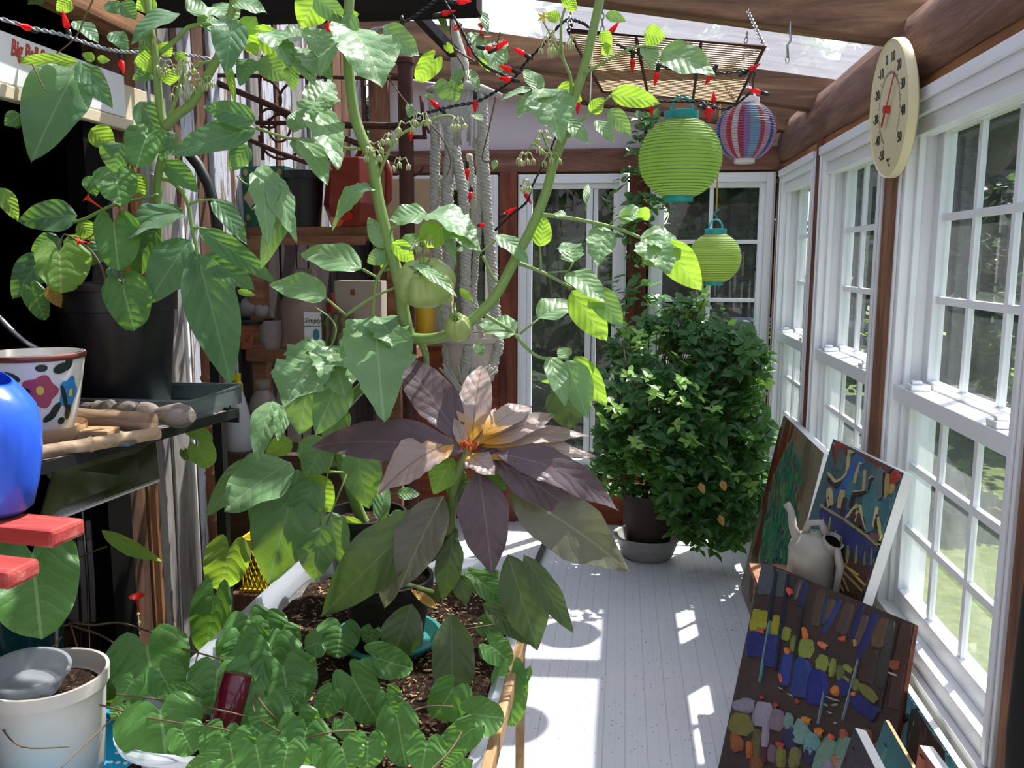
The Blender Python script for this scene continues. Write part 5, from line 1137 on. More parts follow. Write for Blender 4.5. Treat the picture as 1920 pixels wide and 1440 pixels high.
TOM='''o y 595 -8 563 52 58 -8
o g 590 -6 652 40 42 5
o g 662 25 640 92 34 5
t g 655 52 722 142 92 55 20
o g 718 52 790 102 46 10 20
o y 642 30 674 26 18 -5
o g 652 35 622 18 24 55
o y 480 48 556 132 46 -10
t g 575 68 508 72 52 55 -20
t g 500 60 545 108 50 55
o g 485 112 540 148 44 10
o g 545 122 550 170 28 5
t g 580 52 606 104 46 55
t g 562 90 622 136 50 55
t g 540 95 590 150 45 50
o y 600 120 612 142 22 -5
t g 580 212 624 140 66 35
t g 588 198 637 304 60 55 10
t g 600 190 560 230 50 50 -20
o g 550 248 553 203 28 20
o g 560 262 564 291 30 45
o g 567 258 615 334 42 50
t g 702 352 618 386 34 60 0 0 .5
t g 640 60 600 130 40 45
t g 492 308 500 442 52 45
t g 500 318 556 440 44 55 0 0 .1
o g 545 360 487 497 46 15
o g 678 503 562 459 54 40
o g 612 558 505 524 50 35
t g 618 655 528 745 118 58 -20
t g 618 650 648 735 84 58 15
t g 612 652 530 655 34 60 -20
t g 702 592 718 775 125 42 0 0 .1
t g 695 600 636 660 60 45 -15
t g 706 596 750 650 60 55 20
o g 585 690 560 815 88 15
o g 640 700 592 815 70 10
o g 727 465 690 406 36 5
o g 722 475 688 492 32 5
o y 727 465 715 506 18 -8
o g 800 400 728 408 42 55
t g 798 402 908 440 62 60 20 0 .3
t g 838 428 898 462 50 60 20
o y 830 425 788 464 48 -10
o g 832 425 856 496 14 30
o y 735 455 776 492 38 -8
o g 750 460 810 450 34 30
t g 775 495 858 545 20 65 10 2.04
o y 862 540 888 566 13 -5
o g 870 470 848 466 14 50
o g 932 440 992 486 30 50 15
o g 968 625 897 603 48 58
o y 1012 462 1022 404 38 -10
o g 1062 403 1034 400 17 50
o g 1098 382 1103 338 13 40
t g 1130 425 1122 494 56 58 10
t g 1075 492 1060 446 50 60
o g 1160 405 1222 398 32 50
o g 1182 395 1165 421 22 5
o y 1200 390 1216 414 22 -8
t g 1200 445 1284 458 50 55 10
t g 1205 448 1258 502 64 50
o y 1245 455 1314 545 58 0
o g 1215 462 1245 500 44 10
o g 1065 510 1134 559 44 55
o g 1010 598 1081 561 44 52
o y 1072 545 1140 642 60 -5
o g 1115 540 1168 612 48 8
o g 1065 672 1048 650 28 40
o g 1030 668 1060 757 40 50
o g 1062 675 1102 782 58 15
o y 1078 668 1138 765 44 -2
o k 1060 722 1068 808 78 5
o y 1062 18 1078 -4 32 -5
o y 1050 38 1022 24 22 20
o g 1135 28 1174 38 19 5
o y 1208 62 1248 70 34 -5
o g 1240 95 1342 134 66 25
o g 1210 86 1226 126 30 50
o y 1125 60 1148 86 22 0
o y 1147 86 1128 102 22 -5
o y 1145 176 1238 192 36 0
o y 1107 212 1132 182 26 -5
o g 1142 205 1184 252 32 10
o g 1118 226 1151 264 24 45
o g 1058 222 1104 265 30 45
t g 1018 165 1052 250 84 45
t g 1030 170 968 208 44 55 -20
o y 1045 165 1092 188 34 -2
o g 1015 172 981 124 30 30
o g 998 165 938 182 16 50
o g 512 752 478 852 56 55 -10 2.3
o g 540 758 520 822 32 50 0 2.3
o g 545 866 417 952 92 52 -15 2.3
o y 548 828 497 852 40 10 0 2.35
o g 472 860 387 970 48 8 0 2.35
o g 560 880 500 1105 128 10 0 2.35
o g 545 870 470 990 90 12 0 2.37
o y 575 893 622 962 62 0 0 2.38
o g 590 900 556 990 66 10 0 2.36
o g 665 838 692 955 72 12 0 2.42
o g 602 990 590 1092 72 8 0 2.33
o y 648 968 684 1040 46 0 0 2.42
o g 715 978 722 893 34 20 0 2.45
o g 745 925 788 926 24 35 0 2.45
o g 735 960 760 985 28 30 0 2.45
o g 620 960 640 1060 60 10 0 2.36
o g 560 830 640 870 60 20 0 2.4
o g 480 900 440 960 55 10 0 2.4
o g 610 830 570 900 60 15 0 2.42
o g 790 820 770 880 46 15 0 2.3
o g 640 760 610 830 60 10 0 2.33'''
b=MB(); plant_leaves(b,TOM,TY,rd); part('foliage',b,LMATS,rt,smooth=True)
def tomato(name,px,py,Y,wpx,hpx,lobes,par,seed):
    c=at(px,py,Y); R=wpx*Y/F_PX/2; H=hpx*Y/F_PX/2; t=NT(name+'_skin'); n=t.noise(t.coord(),22,3); uvz=t.n('ShaderNodeSeparateXYZ'); t.l(t.n('ShaderNodeTexCoord').outputs['Generated'],uvz.inputs[0])
    mt=t.done(t.pr(t.mix(n,'#8aa052','#a8b872'),.28,0,.5,Subsurface_Weight=.15,Subsurface_Scale=.02))
    b=MB(); vs=[];fs=[];na=48;nk=22; rr=random.Random(seed); amp=[rr.uniform(.6,1.3) for _ in range(lobes)]; off=[rr.uniform(-.15,.15) for _ in range(lobes)]
    tilt=Matrix.Rotation(math.radians(38),3,'X')
    for i in range(nk+1):
        th=PI*i/nk
        for j in range(na):
            ph=2*PI*j/na; l=int(ph/(2*PI)*lobes)%lobes
            gro=abs(math.sin(ph*lobes/2+off[l]*0)); top=math.exp(-((th)/1.25)**2)+.5*math.exp(-((PI-th)/.7)**2)
            r=1-(.24*amp[l])*(1-gro**.55)*min(1,top+.25); dimp=.30*math.exp(-(th/.38)**2)+.1*math.exp(-((PI-th)/.4)**2)
            p=V((R*r*math.sin(th)**.9*math.cos(ph),R*.95*r*math.sin(th)**.9*math.sin(ph),H*(math.cos(th)*1.0*(1-dimp))))
            vs.append(c+tilt@p)
    for i in range(nk):
        for j in range(na): fs.append((i*na+j,(i+1)*na+j,(i+1)*na+(j+1)%na,i*na+(j+1)%na))
    b.add(vs,fs); o=part('tomato_fruit',b,mt,par,smooth=True)
    b=MB(); k0=c+tilt@V((0,0,H*.72))
    for k in range(7):
        a=2*PI*k/7+.3; d=V((math.cos(a),math.sin(a),0)); b.tube([k0,k0+tilt@(d*R*.22+V((0,0,.008))),k0+tilt@(d*R*.5+V((0,0,.012*(k%2)-.004)))],[.0028,.003,.0006],5)
    b.tube([k0,k0+tilt@V((0,0,.02)),k0+V((-.01,.03,.035))],[.005,.004,.004],7)
    s=part('calyx',b,STEM,o,smooth=True); return o
b=MB(); b.tube([at(1113,18,2.2),at(1110,110,2.17),at(1106,208,2.15)],.0016,5); part('twine',b,M['white_paint'],rt,smooth=True)
tomato('big_fruit',797,530,2.08,120,84,9,rt,4); tomato('small_fruit',858,614,2.08,53,60,7,rt,9); tomato('tiny_fruit',842,561,2.12,14,14,5,rt,2)
b=MB()
for x,y,n in [(732,255,5),(760,232,4),(790,215,4),(700,270,4),(1018,250,4),(985,290,5),(985,340,4),(1002,268,3),(1025,85,5),(1045,75,4),(1080,70,4),(1040,60,3),(800,440,6),(785,455,5),(830,552,4),(1035,290,3),(858,225,4),(700,285,4),(752,300,3),(380,122,0)]: flower_truss(b,x,y,TY-.01,rd,0,n)
part('flower_buds',b,mat_plain('pale_bud','#b9c08a',.6),rt,smooth=True)
b=MB()
for k in range(5): a=2*PI*k/5; p=at(1018,32,TY); b.tube([p,p+V((math.cos(a)*.008,-.003,math.sin(a)*.008)),p+V((math.cos(a)*.015,0,math.sin(a)*.015))],[.002,.004,.0006],6)
part('yellow_flower',b,mat_plain('yellow_petal','#e0d060',.6),rt,smooth=True)

# ------------------------------------------------------------------ tall plant in the black pot, left
rd=random.Random(5); LY=2.1
o=at(205,530,2.15); zt=o.z; o=V((-1.352,2.16,SZ+.002)); hh=zt-o.z
rt=thing('tomato_plant','tall broad leaved tomato plant in the big black pot at left','tomato plant',o)
b=MB(); b.lathe([(0,0),(.118,0),(.122,.006),(.145,hh-.075),(.152,hh-.072),(.155,hh-.02),(.162,hh-.018),(.165,hh-.004),(.16,hh),(.15,hh-.004),(.145,hh-.04)],o,48); part('pot',b,mat_plain('black_pot_plastic','#17171a',.38,0,.5,.2,6,.08),rt,smooth='auto')
b=MB(); b.lathe([(.146,hh-.035),(.08,hh-.03),(0,hh-.028)],o,32); part('soil',b,SOIL,rt)
b=MB()
stems(b,'''9 292,540@2.15 296,420@2.13 296,340@2.12 308,275@2.1 309,238@2.1 300,200@2.1 290,100@2.08 283,55@2.08 276,-8@2.08
10 309,240@2.1 332,215@2.1 362,190@2.1 395,132@2.1 412,100@2.1 428,50@2.1 440,-8@2.1
4 311,238 332,175 336,160 370,125 385,117 475,113
5 298,100 330,75 355,50 396,45
5 305,335 322,340 342,360 353,384 360,425 368,460 372,490
3 352,384 375,376 400,374
3 362,427 385,428
4 118,425 130,418 160,410 212,385 268,372 296,365
3 336,160 345,130 340,112
2 445,330 462,345 490,345''',LY)
part('stem',b,STEM,rt,smooth=True)
b=MB(); p=at(290,535,2.19); q=at(290,280,2.19); b.tube([p,q],.014,8); part('stake',b,M['grey'],rt,label='weathered grey stake',smooth=True)
b=MB(); p=at(292,325,2.14); b.tube([p+V((.022*math.cos(a),.03+.035*math.sin(a),0)) for a in [2*PI*k/16 for k in range(16)]],.002,5,closed=True); part('tie',b,M['white_paint'],rt)
LEFT='''o b 146 126 60 288 100 20
o y 146 116 20 112 24 -5
o b 55 88 -6 88 20 15
o b 140 40 184 77 30 45
o y 178 112 153 100 19 0
o y 182 110 206 113 15 -5
o b 150 116 210 197 42 30
o b 262 190 308 270 52 10
o b 228 268 212 324 56 5 0 2.15
o y 170 242 214 280 46 0 0 2.15
o y 250 326 270 368 34 -5 0 2.16
o b 480 240 318 288 62 25 0 0 .05
o b 480 228 380 192 46 12
o b 464 272 430 320 38 5
o b 438 38 424 120 60 40
o y 445 38 484 104 42 -5
o g 398 12 440 40 50 55
o g 430 0 500 20 40 40
o b 336 25 242 63 36 55
o y 290 -2 256 18 32 -3
o y 292 112 251 118 36 -5
o b 290 135 248 146 30 10
o b 276 64 270 124 24 10
o y 300 80 320 108 30 -5
o y 312 128 320 160 38 -8
o y 330 100 352 118 22 0
o y 426 115 442 192 14 20
o b 475 112 448 152 38 50
o b 308 303 372 358 42 12
o y 135 2 105 20 26 -5
o b 82 -2 52 6 22 40
o b 205 2 222 26 30 20
o y 0 352 34 412 30 15 0 1.95
o b 145 404 30 411 62 10
o b 82 476 24 560 52 8
o b 112 445 58 470 38 8
o b 342 396 238 430 66 58
o b 290 433 250 522 48 8
o b 357 450 276 564 84 22
o b 370 476 434 720 92 12 0 0 .05
o b 382 478 478 542 52 10
o y 445 545 480 553 14 10
o b 372 428 520 527 44 12
o b 400 373 462 452 36 35
o d 90 535 118 577 30 10 0 2.0
o y 150 415 180 452 34 0
o b 200 460 158 496 44 30
o b 205 500 240 527 30 45
o d 232 480 252 512 28 20
o b 150 480 130 520 46 10 0 2.18
o y 130 440 150 470 34 0 0 2.17
o b 210 60 240 90 30 30
o b 225 5 255 35 34 20
o g 350 20 398 15 40 50
o g 400 60 380 20 36 40
o y 455 60 480 30 34 0
o b 330 250 300 300 30 15'''
b=MB(); plant_leaves(b,LEFT,LY,rd); part('foliage',b,LMATS,rt,smooth=True)
b=MB()
for x,y,n in [(348,118,6),(362,140,6),(310,115,5),(318,125,4),(335,165,4),(368,150,4),(385,145,3),(280,65,3)]: flower_truss(b,x,y,LY-.03,rd,0,n)
part('flower_buds',b,mat_plain('pale_bud_left','#b9c08a',.6),rt,smooth=True)
# twining vine in the same corner
rt=thing('morning_glory_vine','heart leaved vine with small red flowers spilling over the black pot','vine',V((-1.29,2.0,SZ+hh)))
b=MB()
stems(b,'''2.5 200,535 190,500 170,470 150,455 120,440 112,470
2 215,420 225,395 212,370 205,330 216,330
2 230,540 228,520 215,500
2 152,453 175,440 195,415
1.8 175,-2 160,30 150,55 140,72 120,90 106,100
1.6 60,120 70,140 85,170
2 60,225 30,240 28,225''',2.0)
part('stem',b,STEMB,rt,smooth=True)
VINE='''h h 278 252 255 306 68 35
h h 217 328 225 380 70 40
o h 165 330 180 366 30 20
h y 111 472 115 548 82 18
h h 213 420 222 507 74 12
h h 230 536 251 618 80 22
o h 40 215 8 235 30 15
h h 262 250 240 275 40 30
h h 60 545 85 600 40 10'''
b=MB(); plant_leaves(b,VINE,2.0,rd); part('foliage',b,LMATS,rt,smooth=True)
def trumpet(b,x,y,Y,d,s=1.0,n=5):
    p=at(x,y,Y); d=V(d).normalized(); b.lathe([(.0015*s,-.034*s),(.0022*s,-.012*s),(.004*s,-.002*s),(.0095*s,.004*s),(.0125*s,.0045*s)],p,15,axis=d)
RF=mat_plain('scarlet_petal','#e0402a',.5,0,.3,.1,20,.1)
b=MB(); trumpet(b,165,372,1.98,(-.6,-.5,.6),1.1); trumpet(b,150,453,1.98,(-.9,-.3,.1),.9); part('flower',b,RF,rt,smooth=True)

# ------------------------------------------------------------------ amaranth with purple leaves in black pot and teal saucer
rd=random.Random(11); AY=2.0
o=onZ(728,1205,.545); o.z=.541
rt=thing('amaranth_plant','amaranth with bronze purple leaves and golden heart in a black pot','plant',o)
b=MB(); b.lathe([(0,0),(.12,0),(.145,.028),(.15,.028),(.15,.034),(.14,.034),(.117,.006),(0,.006)],o,44); part('saucer',b,plastic('teal_saucer_plastic','#3f8f88',.35),rt,label='teal plastic saucer',smooth='auto')
b=MB(); b.lathe([(0,.007),(.095,.007),(.12,.17),(.127,.17),(.128,.2),(.118,.2),(.113,.17)],o,36); part('pot',b,M['black'],rt,smooth='auto')
b=MB(); b.lathe([(.114,.18),(.05,.185),(0,.187)],o,24); part('soil',b,SOIL,rt)
b=MB(); s0=o+V((.0,0,.18)); pts=[s0,o+V((.09,-.05,.2))]; 
W=[s0]+[at(822,1120,2.08),at(832,1060,2.07),at(842,990,2.05),at(850,920,2.03),at(866,870,2.0),at(880,840,2.0)]
b.tube(W,[.016,.016,.016,.015,.013,.012,.008],10)
part('stem',b,mat_plain('striped_green_stem','#6f8048',.5,0,.4,.25,30,.4),rt,smooth=True)
AM='''l p 868 830 736 644 88 40 -10
l c 884 830 903 664 72 48
l c 905 815 1002 744 46 50 10
l c 898 832 1046 770 50 50 10
l c 902 838 1114 798 34 55 10
l c 900 850 1120 838 58 55 5
l p 930 850 1184 928 64 42 10 0 .3
l p 925 862 1095 962 70 25 5 0 .25
l m 955 920 1190 1060 112 35 10 0 .18
l c 878 852 928 888 46 55
l p 872 848 556 812 82 30 -10 0 .22
l c 852 828 702 906 72 58 -15 0 .2
l p 898 885 925 1078 98 18 0 0 .12
l m 832 930 742 1105 92 28 -10
l k 805 955 588 1165 112 15 -5
l k 952 1040 1012 1228 92 12
l k 982 1040 1078 1190 52 20 0 0 .1
l k 905 1130 1002 1212 40 25
l k 845 1150 850 1352 88 18 0 1.98
l k 772 1132 728 1262 84 20 0 2.0
l m 742 1055 722 1142 46 20
l y 850 858 812 925 60 30 0 2.03
l h 870 880 840 930 40 25 0 2.05
l h 900 880 952 918 26 45 0 2.02
l k 860 900 900 960 60 15 0 2.05
l k 845 960 800 1060 60 15 0 2.06
l k 850 1000 832 1130 56 10 0 2.04
l k 820 950 790 1000 50 20 0 2.07
l c 880 845 830 760 40 40
l c 885 842 930 760 34 45
l c 872 840 850 780 26 30
l c 882 838 870 790 20 40
l p 890 850 960 870 40 40
l d 818 1140 770 1104 18 30 0 2.02
l k 860 1075 875 1135 40 20 0 2.05
l k 780 1020 760 1060 40 20 0 2.08'''
b=MB(); plant_leaves(b,AM,AY,rd); part('foliage',b,LMATS,rt,smooth=True)
b=MB(); q=at(880,842,1.985)
for k in range(26):
    a=rd.uniform(0,2*PI); r=rd.uniform(0,.02); h_=rd.uniform(0,.018); b.sphere(q+V((math.cos(a)*r,math.sin(a)*r*.7,h_)),rd.uniform(.003,.006),6,5)
part('flower_head',b,mat_plain('red_gold_florets','#b5532a',.7,0,.2,.4,60,.3),rt,smooth=True)

# ------------------------------------------------------------------ morning glory over the front of the tote
rd=random.Random(31)
def mgY(x,y):
    p=onZ(x,max(y,1090),.66); return min(2.55,p.y)
rt=thing('morning_glory_vine','morning glory with heart shaped leaves and one red flower over the tote','vine',onZ(560,1400,.54))
b=MB()
stems(b,'''2.6 130,1167 175,1172 225,1168 287,1186
2.6 130,1172 185,1190 222,1209 268,1212
2.4 97,1320 175,1320 225,1332 275,1345 350,1358 428,1370 470,1400@1.72
2.4 220,1302 287,1310 360,1322 437,1337 520,1360@1.72
2.2 115,1195 90,1225 63,1258 24,1284
2.2 132,1172 145,1215 160,1272
2 100,1155 118,1172 130,1170
2 342,1216 400,1232 430,1240
1.8 372,1222 360,1258 342,1240
2 262,1190 260,1165 258,1140
2 322,1110 324,1150 330,1185
2.2 420,1235 470,1290 500,1330 560,1400@1.7
2.2 560,1400@1.7 590,1380 650,1370 720,1380
2.2 740,1345 800,1325 850,1325
2 870,1180 930,1170 975,1155
2 560,1400@1.7 520,1370 480,1340 470,1290
2 217,1342 160,1395 115,1440
2 880,1340 850,1400 800,1450
2 200,1025 160,1040 130,1055
2 1,1362 40,1400 130,1400''',2,mgY)
part('stem',b,STEMB,rt,smooth=True)
MG_='''h h 60 1038 78 1196 148 40 0 1.55
h h 23 1286 8 1385 128 25 0 1.82
h h 164 1280 179 1347 124 22 0 1.86
h h 275 1212 293 1314 126 40
h h 362 1304 303 1302 34 45
h h 402 1118 386 1220 66 10 0 2.25
h h 408 1256 400 1332 98 45
h h 466 1158 482 1216 74 22
h h 500 1165 520 1220 64 25
h h 300 1332 312 1418 132 20
h h 232 1318 213 1346 32 45
h h 402 1424 352 1446 40 30
h h 507 1214 510 1312 122 25
h h 470 1255 450 1330 80 40
h h 498 1310 470 1390 112 35
h h 560 1345 582 1405 82 25
h h 622 1298 598 1348 58 22
h h 660 1270 712 1358 84 22
h h 640 1176 632 1234 86 32
h h 700 1232 776 1256 66 25
h h 642 1350 662 1388 42 25
h h 690 1385 688 1446 78 28
h h 745 1345 762 1444 84 22
h h 850 1290 812 1352 86 15
h h 880 1340 948 1346 68 48
h h 882 1368 812 1428 62 20
h h 958 1262 962 1368 72 22 0 1.95
h h 918 1210 960 1245 54 40
h y 430 1028 414 1102 72 5 0 2.45
l y 190 994 304 1059 34 0 0 2.0
o h 88 848 142 928 40 5 0 1.75
h y 358 798 394 824 30 0 0 2.1
h y 372 838 390 874 44 -5 0 2.1
h h 345 845 350 862 14 10 0 2.1
h h 92 990 60 1000 38 10 0 1.75
h h 100 1030 130 1075 40 15 0 1.9
h h 895 1088 958 1135 44 48 0 2.3
h h 940 1110 965 1150 34 40 0 2.3
h h 906 1170 944 1188 42 45 0 2.15
h h 920 1075 900 1110 34 20 0 2.35
h h 880 1075 905 1100 30 45 0 2.4
h h 945 1165 968 1190 30 40 0 2.15
h h 600 1205 570 1215 50 40
h h 530 1185 545 1225 56 28
h h 430 1390 440 1440 90 22
h h 600 1400 625 1445 60 25
h h 540 1395 530 1446 70 30
h h 340 1370 360 1410 60 20
h h 250 1275 228 1310 44 25
h h 445 1215 430 1250 46 30
h h 560 1290 540 1325 44 25
h h 335 1300 350 1330 40 25
h h 870 1420 830 1446 50 25
h h 1 1120 20 1150 40 20 0 1.9
h h 470 1360 510 1390 60 25
h h 700 1180 690 1210 40 20
h h 985 1255 975 1290 30 30 0 1.95
h h 530 1250 545 1330 100 28
h h 455 1195 462 1270 84 26
h h 575 1365 560 1440 100 24
h h 640 1400 655 1450 80 24
h h 420 1370 400 1430 70 24
h h 800 1390 790 1450 80 24
h h 480 1400 490 1450 84 22
h h 300 1260 330 1310 60 30
h h 725 1300 745 1350 56 24
h h 930 1130 965 1165 44 45 0 2.25'''
rows=[]
for r in MG_.split('\n'):
    q=r.split()
    if q[0]=='h' and float(q[2])>200:
        k_=1.12 if float(q[2])<560 else .98; q[6]=str(float(q[6])*k_); bx,by,tx,ty=map(float,q[2:6]); q[4]=str(bx+(tx-bx)*k_); q[5]=str(by+(ty-by)*k_)
    rows.append(' '.join(q))
b=MB(); plant_leaves(b,'\n'.join(rows),2,rd,mgY); part('foliage',b,LMATS,rt,smooth=True)
b=MB(); trumpet(b,257,1122,mgY(258,1140),(0,-.15,1),1.6); part('flower',b,RF,rt,smooth=True)
b=MB(); 
for (x,y) in ((259,1152),(261,1168)): b.sphere(at(x,y,mgY(x,y)),.005,8,6)
part('bud',b,STEM,rt,smooth=True)
# vine wound round the roof wires above the macrame
rt=thing('climbing_vine','thin vine with red blossoms twined round the wires above the macrame hanger','vine',at(870,100,2.7))
b=MB()
stems(b,'''2 862,170 870,130 850,90 845,40 860,20
2 850,90 890,115 920,120 935,90
2 865,60 885,95 905,125
1.6 938,60 930,90 920,120
1.4 725,140 760,190 790,215
1.6 930,180 915,250 905,300 935,300
1.6 800,225 830,260 845,300 838,330''',2.7)
part('stem',b,STEMB,rt,smooth=True)
b=MB(); plant_leaves(b,'''h g 842 155 852 190 50 8
o g 885 60 911 107 32 40
o y 900 98 918 134 22 -5
o g 920 80 938 142 34 40
h y 812 112 781 152 38 -5
o g 898 20 915 55 18 50
o g 868 130 845 165 20 15
h g 768 200 770 225 14 20
h g 890 215 905 225 16 45
h y 838 85 850 98 14 0
h g 935 85 950 110 20 45
o g 878 130 900 165 18 40
o g 800 175 808 190 12 20
o g 930 300 925 318 12 20
h g 896 648 904 664 20 40 0 2.4
o g 820 20 840 60 14 40
h g 1005 395 1015 410 10 20''',2.68,rd); part('foliage',b,LMATS,rt,smooth=True)
b=MB()
for x,y in ((868,3),(838,25),(903,50),(925,92),(945,82),(905,70)): trumpet(b,x,y,2.66,(rd.uniform(-1,1),-.6,rd.uniform(-.3,.8)),1.0)
part('flower',b,RF,rt,smooth=True)

# ------------------------------------------------------------------ bush in the far corner
def small_leaf(mb,p,d,n,L,w,m):
    d=d.normalized(); n=(n-d*n.dot(d))
    if n.length<1e-3: n=V((0,0,1))-d*d.z
    n.normalize(); s=n.cross(d); o=[p,p+d*L*.35+s*w*.5+n*w*.12,p+d*L*.35-n*w*.06,p+d*L*.35-s*w*.5+n*w*.12,p+d*L*.72+s*w*.36+n*w*.05,p+d*L*.72-n*w*.1,p+d*L*.72-s*w*.36+n*w*.05,p+d*L-n*L*.1]
    mb.add(o,[(0,2,1),(0,3,2),(1,2,5,4),(2,3,6,5),(4,5,7),(5,6,7)],LK.index(m),[(0,.5),(.35,1),(.35,.5),(.35,0),(.72,.9),(.72,.5),(.72,.1),(1,.5)])
def rosettes(mb,sm,pts,rd,L=(.05,.085),n=(5,9),pale_share=.12,up=.5,stem_to=None):
    for p in pts:
        m='w' if rd.random()<pale_share else 's'
        k=rd.randint(*n); ph=rd.uniform(0,6); tilt=V((rd.uniform(-.6,.6),rd.uniform(-1.1,.1),rd.uniform(.5,1))).normalized(); t1=tilt.cross(V((0,0,1))).normalized(); t2=tilt.cross(t1)
        for i in range(k):
            a=ph+i*2.4; e=rd.uniform(-.15,.75); d=t1*math.cos(a)+t2*math.sin(a)+tilt*(up*e)
            l=rd.uniform(*L)*(.7 if m=='w' else 1); small_leaf(mb,p+V((rd.uniform(-.01,.01),rd.uniform(-.01,.01),rd.uniform(-.02,.02))),d,tilt+V((0,0,.25)),l,l*rd.uniform(.5,.64),m)
        if sm is not None and rd.random()<.5:
            c=stem_to(p); sm.tube([p,(p+c)/2+V((0,0,-.02)),c],[.002,.003,.004],4,0,caps=False)
rd=random.Random(77)
pb=V((.17,4.55,.06)); rt=thing('potted_bush','dense glossy leaved potted bush filling the far right corner','bush',(pb.x,pb.y,0))
b=MB(); b.lathe([(0,.075),(.115,.075),(.15,.34),(.16,.34),(.162,.37),(.15,.37),(.14,.33)],V((pb.x,pb.y,0)),36); part('pot',b,mat_plain('dark_brown_pot','#352724',.6,0,.3,.15,9,.2),rt,smooth='auto')
b=MB(); b.lathe([(0,0),(.11,0),(.13,.015),(.165,.115),(.176,.12),(.176,.13),(.162,.128),(.125,.05),(0,.05)],V((pb.x-.005,pb.y,0)),40,fx=1.05); b.lathe([(0,.051),(.1,.051),(.1,.074),(0,.074)],V((pb.x,pb.y,0)),20); part('basin',b,mat_plain('speckled_enamel','#8d8a86',.5,0,.5,.3,40,.2),rt,label='grey speckled basin under the pot',smooth='auto')
sm=MB(); lf=MB(); pts=[]
def envelope(px,py):
    # outline of the bush in depth about Y 4.5
    return True
blobs=[(1290,800,4.45,175,120,.30,150),(1370,720,4.5,75,110,.22,70),(1230,740,4.45,110,90,.25,80),(1330,890,4.4,120,110,.26,110),(1390,930,4.4,70,90,.2,50),(1250,900,4.5,90,50,.2,36),(1330,650,4.6,95,60,.2,55),(1160,800,4.5,55,60,.15,26),(1340,990,4.4,70,45,.15,28),(1180,640,4.7,50,70,.12,30),(1290,600,4.65,60,45,.15,28),(1400,850,4.5,55,80,.2,36),(1330,950,4.35,95,75,.2,90),(1385,985,4.35,50,45,.15,30),(1270,860,4.3,90,80,.2,60),(1150,880,4.55,50,60,.15,26),(1400,700,4.4,45,70,.15,30)]
for cx_,cy_,Y,rx,ry,rz_,n in blobs:
    for k in range(n):
        while True:
            u,v,w_=rd.uniform(-1,1),rd.uniform(-1,1),rd.uniform(-1,1)
            if u*u+v*v+w_*w_<1: break
        p=at(cx_+u*rx,cy_+v*ry,Y+w_*rz_*.8)
        if p.x<WX-.1 and p.y<FY-.13 and p.z>.06: pts.append(p)
rosettes(lf,sm,pts,rd,(.05,.088),(5,9),.10,.5,lambda p:V((pb.x+(p.x-pb.x)*.45,pb.y+(p.y-pb.y)*.45,max(.36,.36+(p.z-.36)*.55))))
for k in range(9):
    a=2*PI*k/9; sm.tube([V((pb.x+.03*math.cos(a),pb.y+.03*math.sin(a),.33)),V((pb.x+.16*math.cos(a)+.06,pb.y+.1*math.sin(a),.65)),V((pb.x+.3*math.cos(a)+.12,pb.y+.16*math.sin(a),.95+.12*(k%3)))],[.009,.007,.004],7)
for tx,ty in ((1322,560),(1300,610),(1370,640),(1240,620)):
    q=at(tx,ty,4.6); sm.tube([V((pb.x+.1,pb.y,.8)),(V((pb.x+.1,pb.y,.8))+q)/2+V((-.05,0,.03)),q],[.007,.005,.003],6); rosettes(lf,None,[q,q-V((.03,0,.05))],rd,(.05,.08),(6,8),1.0)
# pale leaf rosettes set by hand over the bush
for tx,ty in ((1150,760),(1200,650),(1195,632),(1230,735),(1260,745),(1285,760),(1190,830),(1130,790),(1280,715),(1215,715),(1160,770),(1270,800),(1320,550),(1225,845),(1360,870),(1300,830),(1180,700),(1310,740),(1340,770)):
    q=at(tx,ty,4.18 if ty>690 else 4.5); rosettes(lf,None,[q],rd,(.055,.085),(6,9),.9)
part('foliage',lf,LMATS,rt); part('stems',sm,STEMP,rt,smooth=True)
b=MB()
for x,y in ((1312,905),(1352,900),(1348,965)): small_leaf(b,at(x,y,4.12),V((.3,-.5,-.7)),V((0,-1,.3)),.06,.035,'d')
part('withered_leaf',b,LMATS,rt,label='orange withered leaves')
# climber up the far post
rt=thing('climbing_plant','leafy climber wound up the reddish post between the far windows','climber',(.08,5.0,.3))
b=MB(); sm=MB(); pts=[]
path=[(1190,720),(1185,640),(1195,560),(1190,480),(1195,400),(1215,340),(1200,290),(1210,250),(1212,222)]
for i in range(len(path)-1):
    for k in range(7):
        u=rd.random(); x=path[i][0]+(path[i+1][0]-path[i][0])*u+rd.uniform(-30,30)*(1 if i<6 else .5); y=path[i][1]+(path[i+1][1]-path[i][1])*u; p=at(x,y,rd.uniform(4.86,5.0)); pts.append(p)
pts+=[at(x+rd.uniform(-12,12),y+rd.uniform(-12,12),4.9) for x,y in ((1155,350),(1150,375),(1165,340),(1240,400),(1250,380),(1160,520),(1150,560),(1155,600),(1240,330),(1225,560),(1235,600),(1250,640),(1140,545))]
rosettes(b,None,pts,rd,(.05,.09),(3,6),.03,.6)
sm.tube([at(x,y,4.98) for x,y in path],.008,7); sm.tube([at(x+10*math.sin(i*1.3),y,4.97) for i,(x,y) in enumerate(path)],.006,7); sm.tube([V((.08,4.98,.3)),at(1190,720,4.98)],.009,7)
part('foliage',b,LMATS,rt); part('stem',sm,STEMP,rt,smooth=True)

